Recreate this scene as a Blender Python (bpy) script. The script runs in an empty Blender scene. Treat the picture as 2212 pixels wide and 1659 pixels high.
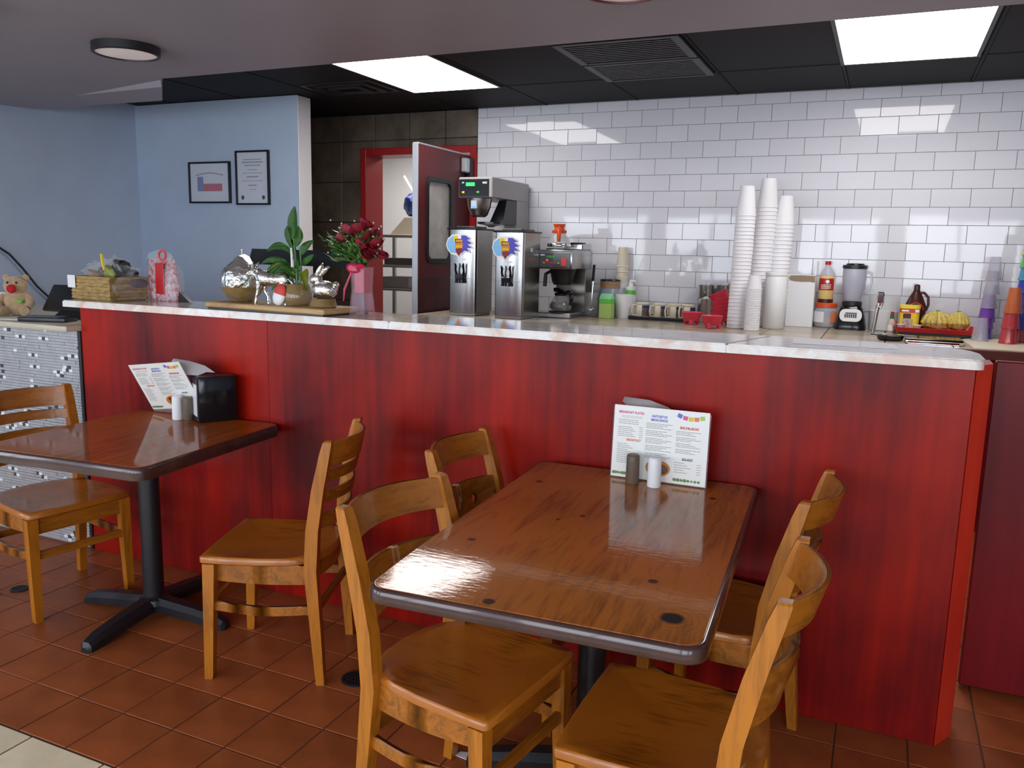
import bpy, bmesh, math, random
from math import sin, cos, pi, radians, sqrt
from mathutils import Vector, Matrix, noise

random.seed(11)
SC = bpy.context.scene
COL = SC.collection

# ------------------------------------------------------------------ camera
FPX, YAW, PITCH, ROLL, CAMZ = 1775.945, 0.4199197, 0.1611544, 0.0228138, 1.4564
fwd = Vector((-sin(YAW) * cos(PITCH), cos(YAW) * cos(PITCH), -sin(PITCH)))
rgt = Vector((cos(YAW), sin(YAW), 0))
upv = rgt.cross(fwd)
r2 = rgt * cos(ROLL) + upv * sin(ROLL)
u2 = -rgt * sin(ROLL) + upv * cos(ROLL)
cam_d = bpy.data.cameras.new('camera')
cam = bpy.data.objects.new('camera', cam_d)
COL.objects.link(cam)
mw = Matrix((r2, u2, -fwd)).transposed().to_4x4()
mw.translation = Vector((0, 0, CAMZ))
cam.matrix_world = mw
cam_d.sensor_width = 36
cam_d.lens = FPX / 2212 * 36
cam_d.clip_start = 0.05
cam_d.clip_end = 100
SC.camera = cam

# ------------------------------------------------------------------ world and light
SC.view_settings.view_transform = 'Standard'
SC.view_settings.look = 'None'
SC.view_settings.exposure = 0.0
SC.view_settings.gamma = 1.0
SC.view_settings.use_curve_mapping = False
SC.cycles.use_denoising = True
SC.cycles.max_bounces = 10
SC.cycles.sample_clamp_indirect = 6.0
SC.cycles.caustics_reflective = False
SC.cycles.caustics_refractive = False
W = bpy.data.worlds.new('daylight')
SC.world = W
W.use_nodes = True
W.node_tree.nodes['Background'].inputs[0].default_value = (0.62, 0.76, 1.0, 1)
W.node_tree.nodes['Background'].inputs[1].default_value = 2.2

PANEL = 10.0          # radiance of the kitchen ceiling panels
WIN_L = 6.0          # radiance of the daylight outside the shop windows
# shop windows of the wall behind the camera: x0, x1, z0, z1
WINS = [(-5.2, -3.7, 0.55, 2.15), (-3.4, -1.9, 0.55, 2.15), (-1.6, -0.1, 0.55, 2.15), (0.2, 1.7, 0.55, 2.15), (2.1, 3.7, 0.55, 2.15)]
LWINS = [(-1.6, -0.2, 0.55, 2.15)]   # windows of the left wall: y0, y1, z0, z1
YR = -1.8


def area(name, loc, rot, sx, sy, power, col):
    d = bpy.data.lights.new(name, 'AREA')
    d.shape = 'RECTANGLE'
    d.size, d.size_y, d.energy, d.color = sx, sy, power, col
    o = bpy.data.objects.new(name, d)
    o.location, o.rotation_euler = loc, rot
    COL.objects.link(o)
    return o


for i, (a, b, c, d) in enumerate(WINS):
    A = (b - a) * (d - c)
    area('window_daylight', ((a + b) / 2, YR - 0.42, (c + d) / 2), (pi / 2 - 0.50, 0, 0), b - a, d - c, WIN_L * pi * A, (0.90, 0.95, 1.0))
for (a, b, c, d) in LWINS:
    A = (b - a) * (d - c)
    area('window_daylight', (-5.62 - 0.30, (a + b) / 2, (c + d) / 2), (pi / 2 - 0.35, 0, -pi / 2), b - a, d - c, WIN_L * pi * A, (0.90, 0.95, 1.0))
area('store_room_light', (-4.0, 6.9, 2.5), (0, 0, 0), 0.9, 0.5, 30, (1.0, 0.96, 0.9))

# ------------------------------------------------------------------ materials


def nodes(m):
    m.use_nodes = True
    nt = m.node_tree
    return nt, nt.nodes['Principled BSDF']


def setin(n, **kw):
    for k, v in kw.items():
        k = k.replace('_', ' ')
        if k in n.inputs:
            n.inputs[k].default_value = v


def mat(name, col, rough=0.5, metal=0.0, spec=0.5, var=0.0, vscale=8.0, stretch=(1, 1, 1), col2=None, bump=0.0, bscale=60.0,
        coat=0.0, crough=0.05, trans=0.0, ior=1.45, alpha=1.0, emit=None, estr=0.0, orand=0.0, rvar=0.0, sheen=0.0, bdist=0.004):
    m = bpy.data.materials.new(name)
    nt, b = nodes(m)
    L = nt.links
    setin(b, Base_Color=(*col, 1), Roughness=rough, Metallic=metal, IOR=ior, Alpha=alpha)
    b.inputs['Specular IOR Level'].default_value = spec
    b.inputs['Coat Weight'].default_value = coat
    b.inputs['Coat Roughness'].default_value = crough
    b.inputs['Transmission Weight'].default_value = trans
    b.inputs['Sheen Weight'].default_value = sheen
    if emit:
        b.inputs['Emission Color'].default_value = (*emit, 1)
        b.inputs['Emission Strength'].default_value = estr
    tc = mp = None
    if var or bump or rvar:
        tc = nt.nodes.new('ShaderNodeTexCoord')
        mp = nt.nodes.new('ShaderNodeMapping')
        mp.inputs['Scale'].default_value = stretch
        L.new(tc.outputs['Object'], mp.inputs['Vector'])
    csock = None
    if var:
        n = nt.nodes.new('ShaderNodeTexNoise')
        setin(n, Scale=vscale, Detail=6.0, Roughness=0.62)
        L.new(mp.outputs[0], n.inputs['Vector'])
        cr = nt.nodes.new('ShaderNodeValToRGB')
        c2 = col2 or tuple(c * (1 - var) for c in col)
        c3 = tuple(min(1, c * (1 + var * 0.6)) for c in col)
        cr.color_ramp.elements[0].position = 0.32
        cr.color_ramp.elements[0].color = (*c2, 1)
        cr.color_ramp.elements[1].position = 0.68
        cr.color_ramp.elements[1].color = (*c3, 1)
        L.new(n.outputs['Fac'], cr.inputs['Fac'])
        csock = cr.outputs['Color']
        if rvar:
            mr = nt.nodes.new('ShaderNodeMapRange')
            mr.inputs['To Min'].default_value = max(0.02, rough - rvar)
            mr.inputs['To Max'].default_value = rough + rvar
            L.new(n.outputs['Fac'], mr.inputs['Value'])
            L.new(mr.outputs[0], b.inputs['Roughness'])
    if orand:
        oi = nt.nodes.new('ShaderNodeObjectInfo')
        mr = nt.nodes.new('ShaderNodeMapRange')
        mr.inputs['To Min'].default_value = 1 - orand
        mr.inputs['To Max'].default_value = 1 + orand
        L.new(oi.outputs['Random'], mr.inputs['Value'])
        mx = nt.nodes.new('ShaderNodeVectorMath')
        mx.operation = 'SCALE'
        if csock:
            L.new(csock, mx.inputs[0])
        else:
            mx.inputs[0].default_value = col
        L.new(mr.outputs[0], mx.inputs['Scale'])
        csock = mx.outputs[0]
    if csock:
        L.new(csock, b.inputs['Base Color'])
    if bump:
        n2 = nt.nodes.new('ShaderNodeTexNoise')
        setin(n2, Scale=bscale, Detail=4.0)
        L.new(mp.outputs[0], n2.inputs['Vector'])
        bp = nt.nodes.new('ShaderNodeBump')
        bp.inputs['Strength'].default_value = bump
        bp.inputs['Distance'].default_value = bdist
        L.new(n2.outputs['Fac'], bp.inputs['Height'])
        L.new(bp.outputs[0], b.inputs['Normal'])
        if coat:
            L.new(bp.outputs[0], b.inputs['Coat Normal'])
    return m


def wood(name, dark, light, axis=0, rough=0.35, coat=0.0, scale=1.0, bump=0.1, orand=0.0, blotch=0.35, knots=(), rings=True, cbump=0.0, spec=0.5):
    """varnished wood: grain along one local axis, soft blotches, optional knots (local points)"""
    m = bpy.data.materials.new(name)
    nt, b = nodes(m)
    N, L = nt.nodes.new, nt.links
    setin(b, Roughness=rough)
    b.inputs['Specular IOR Level'].default_value = spec
    b.inputs['Coat Weight'].default_value = coat
    b.inputs['Coat Roughness'].default_value = 0.06
    tc = N('ShaderNodeTexCoord')
    mp = N('ShaderNodeMapping')
    s = [9.0 * scale] * 3
    s[axis] = 0.9 * scale
    mp.inputs['Scale'].default_value = s
    L.new(tc.outputs['Object'], mp.inputs['Vector'])
    n = N('ShaderNodeTexNoise')
    setin(n, Scale=2.2, Detail=8.0, Roughness=0.6, Distortion=1.6)
    L.new(mp.outputs[0], n.inputs['Vector'])
    n3 = N('ShaderNodeTexNoise')
    setin(n3, Scale=16.0, Detail=3.0, Roughness=0.5)
    L.new(mp.outputs[0], n3.inputs['Vector'])
    n2 = N('ShaderNodeTexNoise')
    setin(n2, Scale=3.2 * scale, Detail=3.0)
    L.new(tc.outputs['Object'], n2.inputs['Vector'])
    a1 = N('ShaderNodeMath'); a1.operation = 'MULTIPLY_ADD'
    L.new(n3.outputs['Fac'], a1.inputs[0]); a1.inputs[1].default_value = 0.35
    L.new(n.outputs['Fac'], a1.inputs[2])
    a2 = N('ShaderNodeMath'); a2.operation = 'MULTIPLY_ADD'
    L.new(n2.outputs['Fac'], a2.inputs[0]); a2.inputs[1].default_value = blotch
    L.new(a1.outputs[0], a2.inputs[2])
    cr = N('ShaderNodeValToRGB')
    cr.color_ramp.elements[0].position = 0.45 + blotch * 0.3
    cr.color_ramp.elements[0].color = (*dark, 1)
    cr.color_ramp.elements[1].position = 0.85 + blotch * 0.6
    cr.color_ramp.elements[1].color = (*light, 1)
    L.new(a2.outputs[0], cr.inputs['Fac'])
    col = cr.outputs['Color']
    for (kx, ky, kz, rad, kc) in knots:
        sub = N('ShaderNodeVectorMath'); sub.operation = 'SUBTRACT'
        L.new(tc.outputs['Object'], sub.inputs[0]); sub.inputs[1].default_value = (kx, ky, kz)
        sc = N('ShaderNodeVectorMath'); sc.operation = 'MULTIPLY'
        L.new(sub.outputs[0], sc.inputs[0]); sc.inputs[1].default_value = (1.0, 1.0, 0.0)
        nn = N('ShaderNodeTexNoise'); setin(nn, Scale=40.0, Detail=2.0)
        L.new(tc.outputs['Object'], nn.inputs['Vector'])
        ln = N('ShaderNodeVectorMath'); ln.operation = 'LENGTH'
        L.new(sc.outputs[0], ln.inputs[0])
        ad = N('ShaderNodeMath'); ad.operation = 'MULTIPLY_ADD'
        L.new(nn.outputs['Fac'], ad.inputs[0]); ad.inputs[1].default_value = rad * 0.4
        L.new(ln.outputs['Value'], ad.inputs[2])
        # rings around the knot
        w = N('ShaderNodeMath'); w.operation = 'SINE'
        ws = N('ShaderNodeMath'); ws.operation = 'MULTIPLY'
        L.new(ad.outputs[0], ws.inputs[0]); ws.inputs[1].default_value = 2 * pi / (rad * 0.55)
        L.new(ws.outputs[0], w.inputs[0])
        fall = N('ShaderNodeMapRange')
        L.new(ad.outputs[0], fall.inputs['Value'])
        fall.inputs['From Min'].default_value = rad * 1.2
        fall.inputs['From Max'].default_value = rad * 4.5
        fall.inputs['To Min'].default_value = 0.22
        fall.inputs['To Max'].default_value = 0.0
        wm = N('ShaderNodeMath'); wm.operation = 'MULTIPLY'
        L.new(w.outputs[0], wm.inputs[0]); L.new(fall.outputs[0], wm.inputs[1])
        core = N('ShaderNodeMapRange')
        L.new(ad.outputs[0], core.inputs['Value'])
        core.inputs['From Min'].default_value = rad * 0.95
        core.inputs['From Max'].default_value = rad * 1.35
        core.inputs['To Min'].default_value = 1.0
        core.inputs['To Max'].default_value = 0.0
        mxa = N('ShaderNodeMath'); mxa.operation = 'MAXIMUM'; mxa.use_clamp = True
        L.new(core.outputs[0], mxa.inputs[0]); L.new(wm.outputs[0], mxa.inputs[1])
        mix = N('ShaderNodeMix'); mix.data_type = 'RGBA'
        L.new(mxa.outputs[0], mix.inputs['Factor'])
        L.new(col, mix.inputs['A']); mix.inputs['B'].default_value = (*kc, 1)
        col = mix.outputs['Result']
    if orand:
        oi = N('ShaderNodeObjectInfo')
        mr = N('ShaderNodeMapRange')
        mr.inputs['To Min'].default_value = 1 - orand
        mr.inputs['To Max'].default_value = 1 + orand
        L.new(oi.outputs['Random'], mr.inputs['Value'])
        mx = N('ShaderNodeVectorMath'); mx.operation = 'SCALE'
        L.new(col, mx.inputs[0]); L.new(mr.outputs[0], mx.inputs['Scale'])
        col = mx.outputs[0]
    L.new(col, b.inputs['Base Color'])
    bp = N('ShaderNodeBump')
    bp.inputs['Strength'].default_value = bump
    bp.inputs['Distance'].default_value = 0.003
    L.new(a1.outputs[0], bp.inputs['Height'])
    L.new(bp.outputs[0], b.inputs['Normal'])
    if cbump:
        # short ripples in the clear finish
        mp2 = N('ShaderNodeMapping'); mp2.inputs['Scale'].default_value = (28, 90, 1); mp2.inputs['Rotation'].default_value = (0, 0, 0.5)
        L.new(tc.outputs['Object'], mp2.inputs['Vector'])
        v = N('ShaderNodeTexNoise'); v.inputs['Scale'].default_value = 1.0; v.inputs['Detail'].default_value = 3.0
        L.new(mp2.outputs[0], v.inputs['Vector'])
        bp2 = N('ShaderNodeBump'); bp2.inputs['Strength'].default_value = cbump; bp2.inputs['Distance'].default_value = 0.0015
        L.new(v.outputs['Fac'], bp2.inputs['Height'])
        L.new(bp2.outputs[0], b.inputs['Coat Normal'])
    return m


def bar_red(name, c1=(0.40, 0.011, 0.003), c2=(0.080, 0.0025, 0.005), rough=0.34):
    """red stained boards: soft vertical streaks over large cloudy blotches"""
    m = bpy.data.materials.new(name)
    nt, b = nodes(m)
    N, L = nt.nodes.new, nt.links
    setin(b, Roughness=rough)
    b.inputs['Specular IOR Level'].default_value = 0.22
    tc = N('ShaderNodeTexCoord')
    mp = N('ShaderNodeMapping'); mp.inputs['Scale'].default_value = (14, 14, 0.7)
    L.new(tc.outputs['Object'], mp.inputs['Vector'])
    n1 = N('ShaderNodeTexNoise'); setin(n1, Scale=1.6, Detail=6.0, Roughness=0.6)
    L.new(mp.outputs[0], n1.inputs['Vector'])
    mp2 = N('ShaderNodeMapping'); mp2.inputs['Scale'].default_value = (1.5, 1.5, 0.8)
    L.new(tc.outputs['Object'], mp2.inputs['Vector'])
    n2 = N('ShaderNodeTexNoise'); setin(n2, Scale=1.5, Detail=4.0, Roughness=0.5)
    L.new(mp2.outputs[0], n2.inputs['Vector'])
    mx = N('ShaderNodeMath'); mx.operation = 'MULTIPLY_ADD'
    L.new(n1.outputs['Fac'], mx.inputs[0]); mx.inputs[1].default_value = 0.38
    L.new(n2.outputs['Fac'], mx.inputs[2])
    cr = N('ShaderNodeValToRGB')
    cr.color_ramp.elements[0].position = 0.50
    cr.color_ramp.elements[0].color = (*c2, 1)
    cr.color_ramp.elements[1].position = 0.87
    cr.color_ramp.elements[1].color = (*c1, 1)
    L.new(mx.outputs[0], cr.inputs['Fac'])
    L.new(cr.outputs['Color'], b.inputs['Base Color'])
    bp = N('ShaderNodeBump'); bp.inputs['Strength'].default_value = 0.12; bp.inputs['Distance'].default_value = 0.004
    L.new(n1.outputs['Fac'], bp.inputs['Height'])
    L.new(bp.outputs[0], b.inputs['Normal'])
    return m


def marble(name, base, vein, scale=5.0, rough=0.1):
    m = bpy.data.materials.new(name)
    nt, b = nodes(m)
    N, L = nt.nodes.new, nt.links
    setin(b, Roughness=rough)
    tc = N('ShaderNodeTexCoord')
    n1 = N('ShaderNodeTexNoise'); setin(n1, Scale=scale, Detail=8.0, Roughness=0.6, Distortion=1.2)
    L.new(tc.outputs['Object'], n1.inputs['Vector'])
    cr = N('ShaderNodeValToRGB')
    e = cr.color_ramp.elements
    e[0].position = 0.40; e[0].color = (*vein, 1)
    e[1].position = 0.56; e[1].color = (*base, 1)
    L.new(n1.outputs['Fac'], cr.inputs['Fac'])
    L.new(cr.outputs['Color'], b.inputs['Base Color'])
    return m


M = {}
M['wall_grey'] = mat('blue_grey_wall_paint', (0.47, 0.57, 0.71), 0.6, var=0.05, vscale=3, bump=0.05, bscale=180)
M['wall_white'] = mat('white_wall_paint', (0.72, 0.71, 0.72), 0.55, bump=0.04, bscale=120)
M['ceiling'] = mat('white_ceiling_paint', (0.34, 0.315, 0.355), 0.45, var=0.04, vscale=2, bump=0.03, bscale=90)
M['black_ceiling'] = mat('black_ceiling_paint', (0.0065, 0.006, 0.008), 0.7, spec=0.3, bump=0.1, bscale=240)
M['black_metal'] = mat('black_painted_metal', (0.016, 0.015, 0.018), 0.42)
M['grey_metal'] = mat('dark_grey_metal', (0.024, 0.023, 0.027), 0.45)
M['vent_metal'] = mat('black_vent_metal', (0.05, 0.048, 0.055), 0.45)
M['iron'] = mat('black_cast_iron', (0.012, 0.012, 0.015), 0.38, bump=0.12, bscale=150)
M['led'] = mat('panel_diffuser', (0.9, 0.9, 0.9), 0.5, emit=(1.0, 0.965, 0.94), estr=PANEL)
M['lamp_off_glow'] = mat('opal_cover_glow', (0.80, 0.72, 0.69), 0.4, emit=(1.0, 0.88, 0.84), estr=0.16)  # faint emission brightens the covers although the lamps are unlit
M['lamp_red_rim'] = mat('dark_red_lamp_rim', (0.10, 0.012, 0.014), 0.4)
M['subway'] = mat('white_glazed_tile', (0.74, 0.735, 0.78), 0.04, orand=0.03)
M['grout'] = mat('grey_grout', (0.22, 0.21, 0.225), 0.85, bump=0.2, bscale=300)
M['stone'] = mat('brown_stone_tile', (0.105, 0.080, 0.057), 0.42, var=0.45, vscale=5, orand=0.12, bump=0.1, bscale=40)
M['stone_grout'] = mat('dark_grout', (0.035, 0.030, 0.026), 0.9)
M['terracotta'] = mat('terracotta_floor_tile', (0.33, 0.085, 0.024), 0.42, spec=0.3, var=0.28, vscale=4.5, orand=0.14, bump=0.07, bscale=50, rvar=0.08)
M['floor_grout'] = mat('brown_floor_grout', (0.085, 0.040, 0.026), 0.85)
M['beige_tile'] = mat('beige_floor_tile', (0.86, 0.74, 0.50), 0.32, var=0.15, vscale=6, orand=0.05, bump=0.05, bscale=40)
M['bar_red'] = bar_red('red_stained_bar_board')
M['bar_edge'] = bar_red('lit_red_end_board', (0.80, 0.055, 0.022), (0.50, 0.024, 0.013), 0.3)  # lighter red paints in the light falling on the angled end
M['gate_red'] = bar_red('dark_red_panel', (0.24, 0.009, 0.012), (0.12, 0.005, 0.010), 0.36)
M['door_red'] = mat('red_door_paint', (0.11, 0.010, 0.012), 0.4, var=0.15, vscale=3)
M['frame_red'] = mat('bright_red_frame_paint', (0.31, 0.012, 0.013), 0.35)
M['marble'] = marble('pale_marble', (0.70, 0.68, 0.66), (0.60, 0.51, 0.45), 6.0, 0.06)
M['marble_edge'] = marble('pale_marble_edge', (0.84, 0.81, 0.77), (0.74, 0.54, 0.44), 7.5, 0.2)
M['counter_tile'] = mat('beige_counter_tile', (0.42, 0.35, 0.27), 0.22, var=0.22, vscale=7, orand=0.05)
M['wood_trim'] = mat('red_brown_wood_edge', (0.12, 0.022, 0.014), 0.4, var=0.25, vscale=6, stretch=(0.3, 5, 5))
M['cream_slab'] = mat('cream_laminate', (0.58, 0.52, 0.40), 0.3, var=0.08, vscale=9)
KD = (0.012, 0.004, 0.003)
M['table_top'] = wood('varnished_table_wood', (0.070, 0.014, 0.002), (0.45, 0.130, 0.010), axis=1, rough=0.5, coat=0.85, scale=0.9, blotch=0.6, bump=0.02, spec=0.1, cbump=0.22,
                      knots=((0.285, -0.474, 0.74, 0.025, KD), (0.213, -0.313, 0.74, 0.012, (0.045, 0.011, 0.004)), (-0.058, 0.057, 0.74, 0.009, (0.045, 0.011, 0.004)), (-0.28, 0.33, 0.74, 0.013, (0.045, 0.011, 0.004)), (0.249, 0.382, 0.74, 0.011, (0.045, 0.011, 0.004)), (-0.111, 0.002, 0.74, 0.006, (0.045, 0.011, 0.004)), (-0.084, -0.545, 0.74, 0.014, (0.045, 0.011, 0.004)), (-0.259, -0.238, 0.74, 0.012, (0.045, 0.011, 0.004))))
M['table_top_b'] = wood('varnished_red_brown_table_wood', (0.10, 0.016, 0.002), (0.40, 0.095, 0.009), axis=1, rough=0.5, coat=0.6, scale=0.8, blotch=0.6, bump=0.02, spec=0.1, cbump=0.05)
M['table_edge'] = mat('dark_brown_table_rim', (0.060, 0.026, 0.022), 0.26, var=0.3, vscale=14, coat=0.4)
M['chair_wood'] = wood('golden_oak_chair_wood', (0.19, 0.060, 0.006), (0.46, 0.152, 0.010), axis=2, rough=0.34, coat=0.15, scale=1.3, orand=0.05, blotch=0.5, bump=0.04)
M['chair_seat'] = wood('worn_oak_seat_wood', (0.11, 0.029, 0.003), (0.40, 0.122, 0.010), axis=0, rough=0.32, coat=0.2, scale=1.0, orand=0.06, blotch=0.9, bump=0.03)
M['chair_rail'] = wood('golden_oak_rail_wood', (0.13, 0.040, 0.006), (0.39, 0.126, 0.010), axis=1, rough=0.34, coat=0.15, scale=1.2, orand=0.05, blotch=0.5, bump=0.04)
M['chair_foot'] = mat('worn_black_foot', (0.05, 0.03, 0.015), 0.6)
M['steel'] = mat('brushed_stainless_steel', (0.46, 0.455, 0.45), 0.24, 1.0, var=0.12, vscale=8, stretch=(30, 30, 0.6))
M['steel_dark'] = mat('dull_stainless_steel', (0.36, 0.34, 0.31), 0.30, 1.0)
M['steel_light'] = mat('pale_sheet_steel', (0.36, 0.34, 0.325), 0.42, 0.45)
M['steel_cup'] = mat('satin_steel_cup', (0.80, 0.79, 0.77), 0.2, 0.9)
M['chrome'] = mat('chrome', (0.82, 0.82, 0.82), 0.07, 1.0)
M['silver'] = mat('polished_silver', (0.85, 0.83, 0.80), 0.12, 1.0, bump=1.0, bscale=40, bdist=0.008)
M['mercury'] = mat('silvered_glass', (0.85, 0.90, 0.88), 0.12, 1.0, bump=1.0, bscale=26, bdist=0.02)
M['black_plastic'] = mat('black_plastic', (0.012, 0.012, 0.014), 0.3)
M['black_gloss'] = mat('glossy_black_plastic', (0.008, 0.008, 0.010), 0.12)
M['coffee'] = mat('black_coffee', (0.010, 0.005, 0.003), 0.05)
M['white_plastic'] = mat('white_plastic', (0.80, 0.80, 0.80), 0.35)
M['foam'] = mat('white_foam', (0.86, 0.85, 0.87), 0.6)
M['paper'] = mat('white_paper', (0.84, 0.84, 0.84), 0.3)
M['glossy_paper'] = mat('glossy_white_paper', (0.92, 0.92, 0.93), 0.07)
M['menu'] = mat('laminated_menu_sheet', (0.88, 0.88, 0.84), 0.3)
M['acrylic'] = mat('clear_acrylic', (0.9, 0.9, 0.9), 0.04, alpha=0.10)
M['glass'] = mat('clear_glass', (0.75, 0.78, 0.76), 0.02, alpha=0.20, spec=0.9)
M['frost'] = mat('hazy_clear_plastic', (0.62, 0.62, 0.72), 0.2, alpha=0.55)
M['bag'] = mat('clear_wrap', (0.85, 0.85, 0.87), 0.10, alpha=0.10, spec=1.0, bump=1.0, bscale=30)
M['orange'] = mat('orange_plastic', (0.72, 0.085, 0.015), 0.35)
M['red_bowl'] = mat('coral_red_plastic', (0.68, 0.040, 0.075), 0.4)
M['red'] = mat('red_plastic', (0.50, 0.012, 0.015), 0.35)
M['cream'] = mat('cream_plastic', (0.70, 0.62, 0.47), 0.4)
M['cream_dark'] = mat('brown_picture_print', (0.17, 0.11, 0.08), 0.5, var=0.5, vscale=60)
M['blue'] = mat('navy_print', (0.015, 0.035, 0.17), 0.4)
M['sky'] = mat('light_blue_print', (0.22, 0.50, 0.80), 0.4)
M['violet'] = mat('violet_blue_print', (0.085, 0.075, 0.50), 0.4)
M['yellow'] = mat('yellow_print', (0.78, 0.58, 0.02), 0.4)
M['maroon'] = mat('maroon_print', (0.24, 0.018, 0.014), 0.4)
M['gold'] = mat('orange_gold_print', (0.62, 0.24, 0.03), 0.4)
M['green'] = mat('bright_green_print', (0.13, 0.55, 0.06), 0.4)
M['lime'] = mat('lime_green_print', (0.42, 0.60, 0.15), 0.4)
M['pink'] = mat('pink_print', (0.72, 0.13, 0.30), 0.5)
M['print_blue'] = mat('blue_print', (0.16, 0.18, 0.58), 0.5)
M['print_red'] = mat('red_print', (0.66, 0.06, 0.05), 0.5)
M['print_orange'] = mat('orange_print', (0.78, 0.24, 0.10), 0.5)
M['print_green'] = mat('dark_green_print', (0.03, 0.13, 0.07), 0.5)
M['leaf_print'] = mat('cactus_green_print', (0.14, 0.28, 0.09), 0.5)
M['ink'] = mat('grey_ink', (0.30, 0.30, 0.30), 0.6)
M['ink_dark'] = mat('dark_ink', (0.08, 0.08, 0.09), 0.6)
M['leaf'] = mat('dark_green_leaf', (0.06, 0.19, 0.03), 0.38, var=0.35, vscale=14)
M['leaf_yellow'] = mat('yellow_green_leaf', (0.26, 0.30, 0.025), 0.4, var=0.4, vscale=20)
M['fern'] = mat('fern_green', (0.13, 0.27, 0.06), 0.6, var=0.3, vscale=20)
M['rose'] = mat('deep_red_petal', (0.27, 0.008, 0.022), 0.55, var=0.35, vscale=40)
M['babysbreath'] = mat('pale_filler_flower', (0.60, 0.58, 0.42), 0.7)
M['vase_pink'] = mat('pink_glass', (0.80, 0.55, 0.65), 0.05, alpha=0.14, spec=1.0)
M['vase_red'] = mat('red_gel_beads', (0.55, 0.02, 0.07), 0.3)
M['brown_glass'] = mat('amber_glass', (0.30, 0.19, 0.06), 0.06, alpha=0.70, spec=0.8)
M['tray_wood'] = wood('pale_tray_wood', (0.30, 0.16, 0.055), (0.55, 0.34, 0.14), axis=0, rough=0.45, scale=1.2, blotch=0.3)
M['strap'] = mat('black_leather_strap', (0.010, 0.011, 0.015), 0.6, spec=0.25)
M['wicker'] = mat('straw_wicker', (0.42, 0.27, 0.10), 0.75, var=0.45, vscale=30, stretch=(1, 1, 3), bump=0.5, bscale=80)
M['plush'] = mat('tan_plush', (0.50, 0.34, 0.19), 0.95, var=0.2, vscale=40, bump=0.5, bscale=260, sheen=0.5)
M['plush_red'] = mat('red_plush', (0.48, 0.012, 0.018), 0.9, bump=0.4, bscale=200)
M['wire'] = mat('black_cable', (0.03, 0.03, 0.035), 0.5)
M['pepper'] = mat('taupe_plastic', (0.135, 0.098, 0.070), 0.4)
M['salt'] = mat('white_shaker_plastic', (0.86, 0.87, 0.88), 0.35)
M['oil'] = mat('yellow_liquid', (0.80, 0.60, 0.22), 0.15)
M['syrup'] = mat('dark_brown_plastic', (0.055, 0.012, 0.010), 0.25)
M['banana'] = mat('yellow_chips', (0.66, 0.52, 0.03), 0.5, var=0.35, vscale=45)
M['banana_brown'] = mat('browned_chips', (0.34, 0.12, 0.012), 0.5, var=0.5, vscale=50)
M['cardboard'] = mat('brown_cardboard', (0.32, 0.24, 0.17), 0.8)
M['box_white'] = mat('white_carton', (0.86, 0.87, 0.90), 0.5)
M['white_tub'] = mat('milky_plastic', (0.84, 0.85, 0.85), 0.4)
M['cup_purple'] = mat('purple_tumbler_plastic', (0.22, 0.07, 0.46), 0.07, alpha=0.55, spec=0.9)
M['cup_indigo'] = mat('indigo_tumbler_plastic', (0.08, 0.07, 0.40), 0.07, alpha=0.6, spec=0.9)
M['cup_red'] = mat('red_tumbler_plastic', (0.55, 0.05, 0.06), 0.07, alpha=0.6, spec=0.9)
M['cup_orange'] = mat('amber_tumbler_plastic', (0.60, 0.14, 0.03), 0.07, alpha=0.6, spec=0.9)
M['cup_blue'] = mat('blue_tumbler_plastic', (0.05, 0.07, 0.42), 0.07, alpha=0.62, spec=0.9)
M['cup_teal'] = mat('teal_tumbler_plastic', (0.08, 0.36, 0.55), 0.07, alpha=0.55, spec=0.9)
M['cup_green'] = mat('green_tumbler_plastic', (0.12, 0.58, 0.14), 0.07, alpha=0.55, spec=0.9)
M['cup_lime'] = mat('lime_tumbler_plastic', (0.50, 0.70, 0.15), 0.07, alpha=0.6, spec=0.9)
M['cup_clear'] = mat('smoky_clear_tumbler', (0.55, 0.53, 0.62), 0.07, alpha=0.26, spec=0.9)
M['dgreen_led'] = mat('green_display', (0.02, 0.3, 0.06), 0.4, emit=(0.03, 0.95, 0.18), estr=1.1)
M['green_dim'] = mat('dim_green_display', (0.02, 0.12, 0.03), 0.4, emit=(0.03, 0.4, 0.06), estr=0.30)
M['red_led'] = mat('red_indicator', (0.4, 0.02, 0.05), 0.4, emit=(1.0, 0.05, 0.14), estr=0.9)
M['mosaic'] = mat('silver_mosaic_strip', (0.55, 0.55, 0.57), 0.2, 0.25, var=0.12, vscale=25)
M['mosaic_white'] = mat('white_mosaic_chip', (0.85, 0.90, 0.90), 0.12)
M['mosaic_dark'] = mat('dark_mosaic_chip', (0.10, 0.085, 0.075), 0.15)
M['mosaic_base'] = mat('mosaic_grout', (0.34, 0.33, 0.34), 0.8)
M['metal_edge'] = mat('aluminium_edge', (0.55, 0.58, 0.62), 0.35, 0.7)
M['candy_red'] = mat('red_white_candy_print', (0.62, 0.58, 0.60), 0.35, var=0.05, vscale=52, col2=(0.36, 0.008, 0.022))
M['window_frame'] = mat('dark_window_frame', (0.06, 0.06, 0.065), 0.4)

# ------------------------------------------------------------------ geometry helpers


def nb():
    return bmesh.new()


def hexa(bm, p):
    v = [bm.verts.new(q) for q in p]
    for f in ((0, 3, 2, 1), (4, 5, 6, 7), (0, 1, 5, 4), (1, 2, 6, 5), (2, 3, 7, 6), (3, 0, 4, 7)):
        bm.faces.new([v[i] for i in f])
    return v


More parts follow.
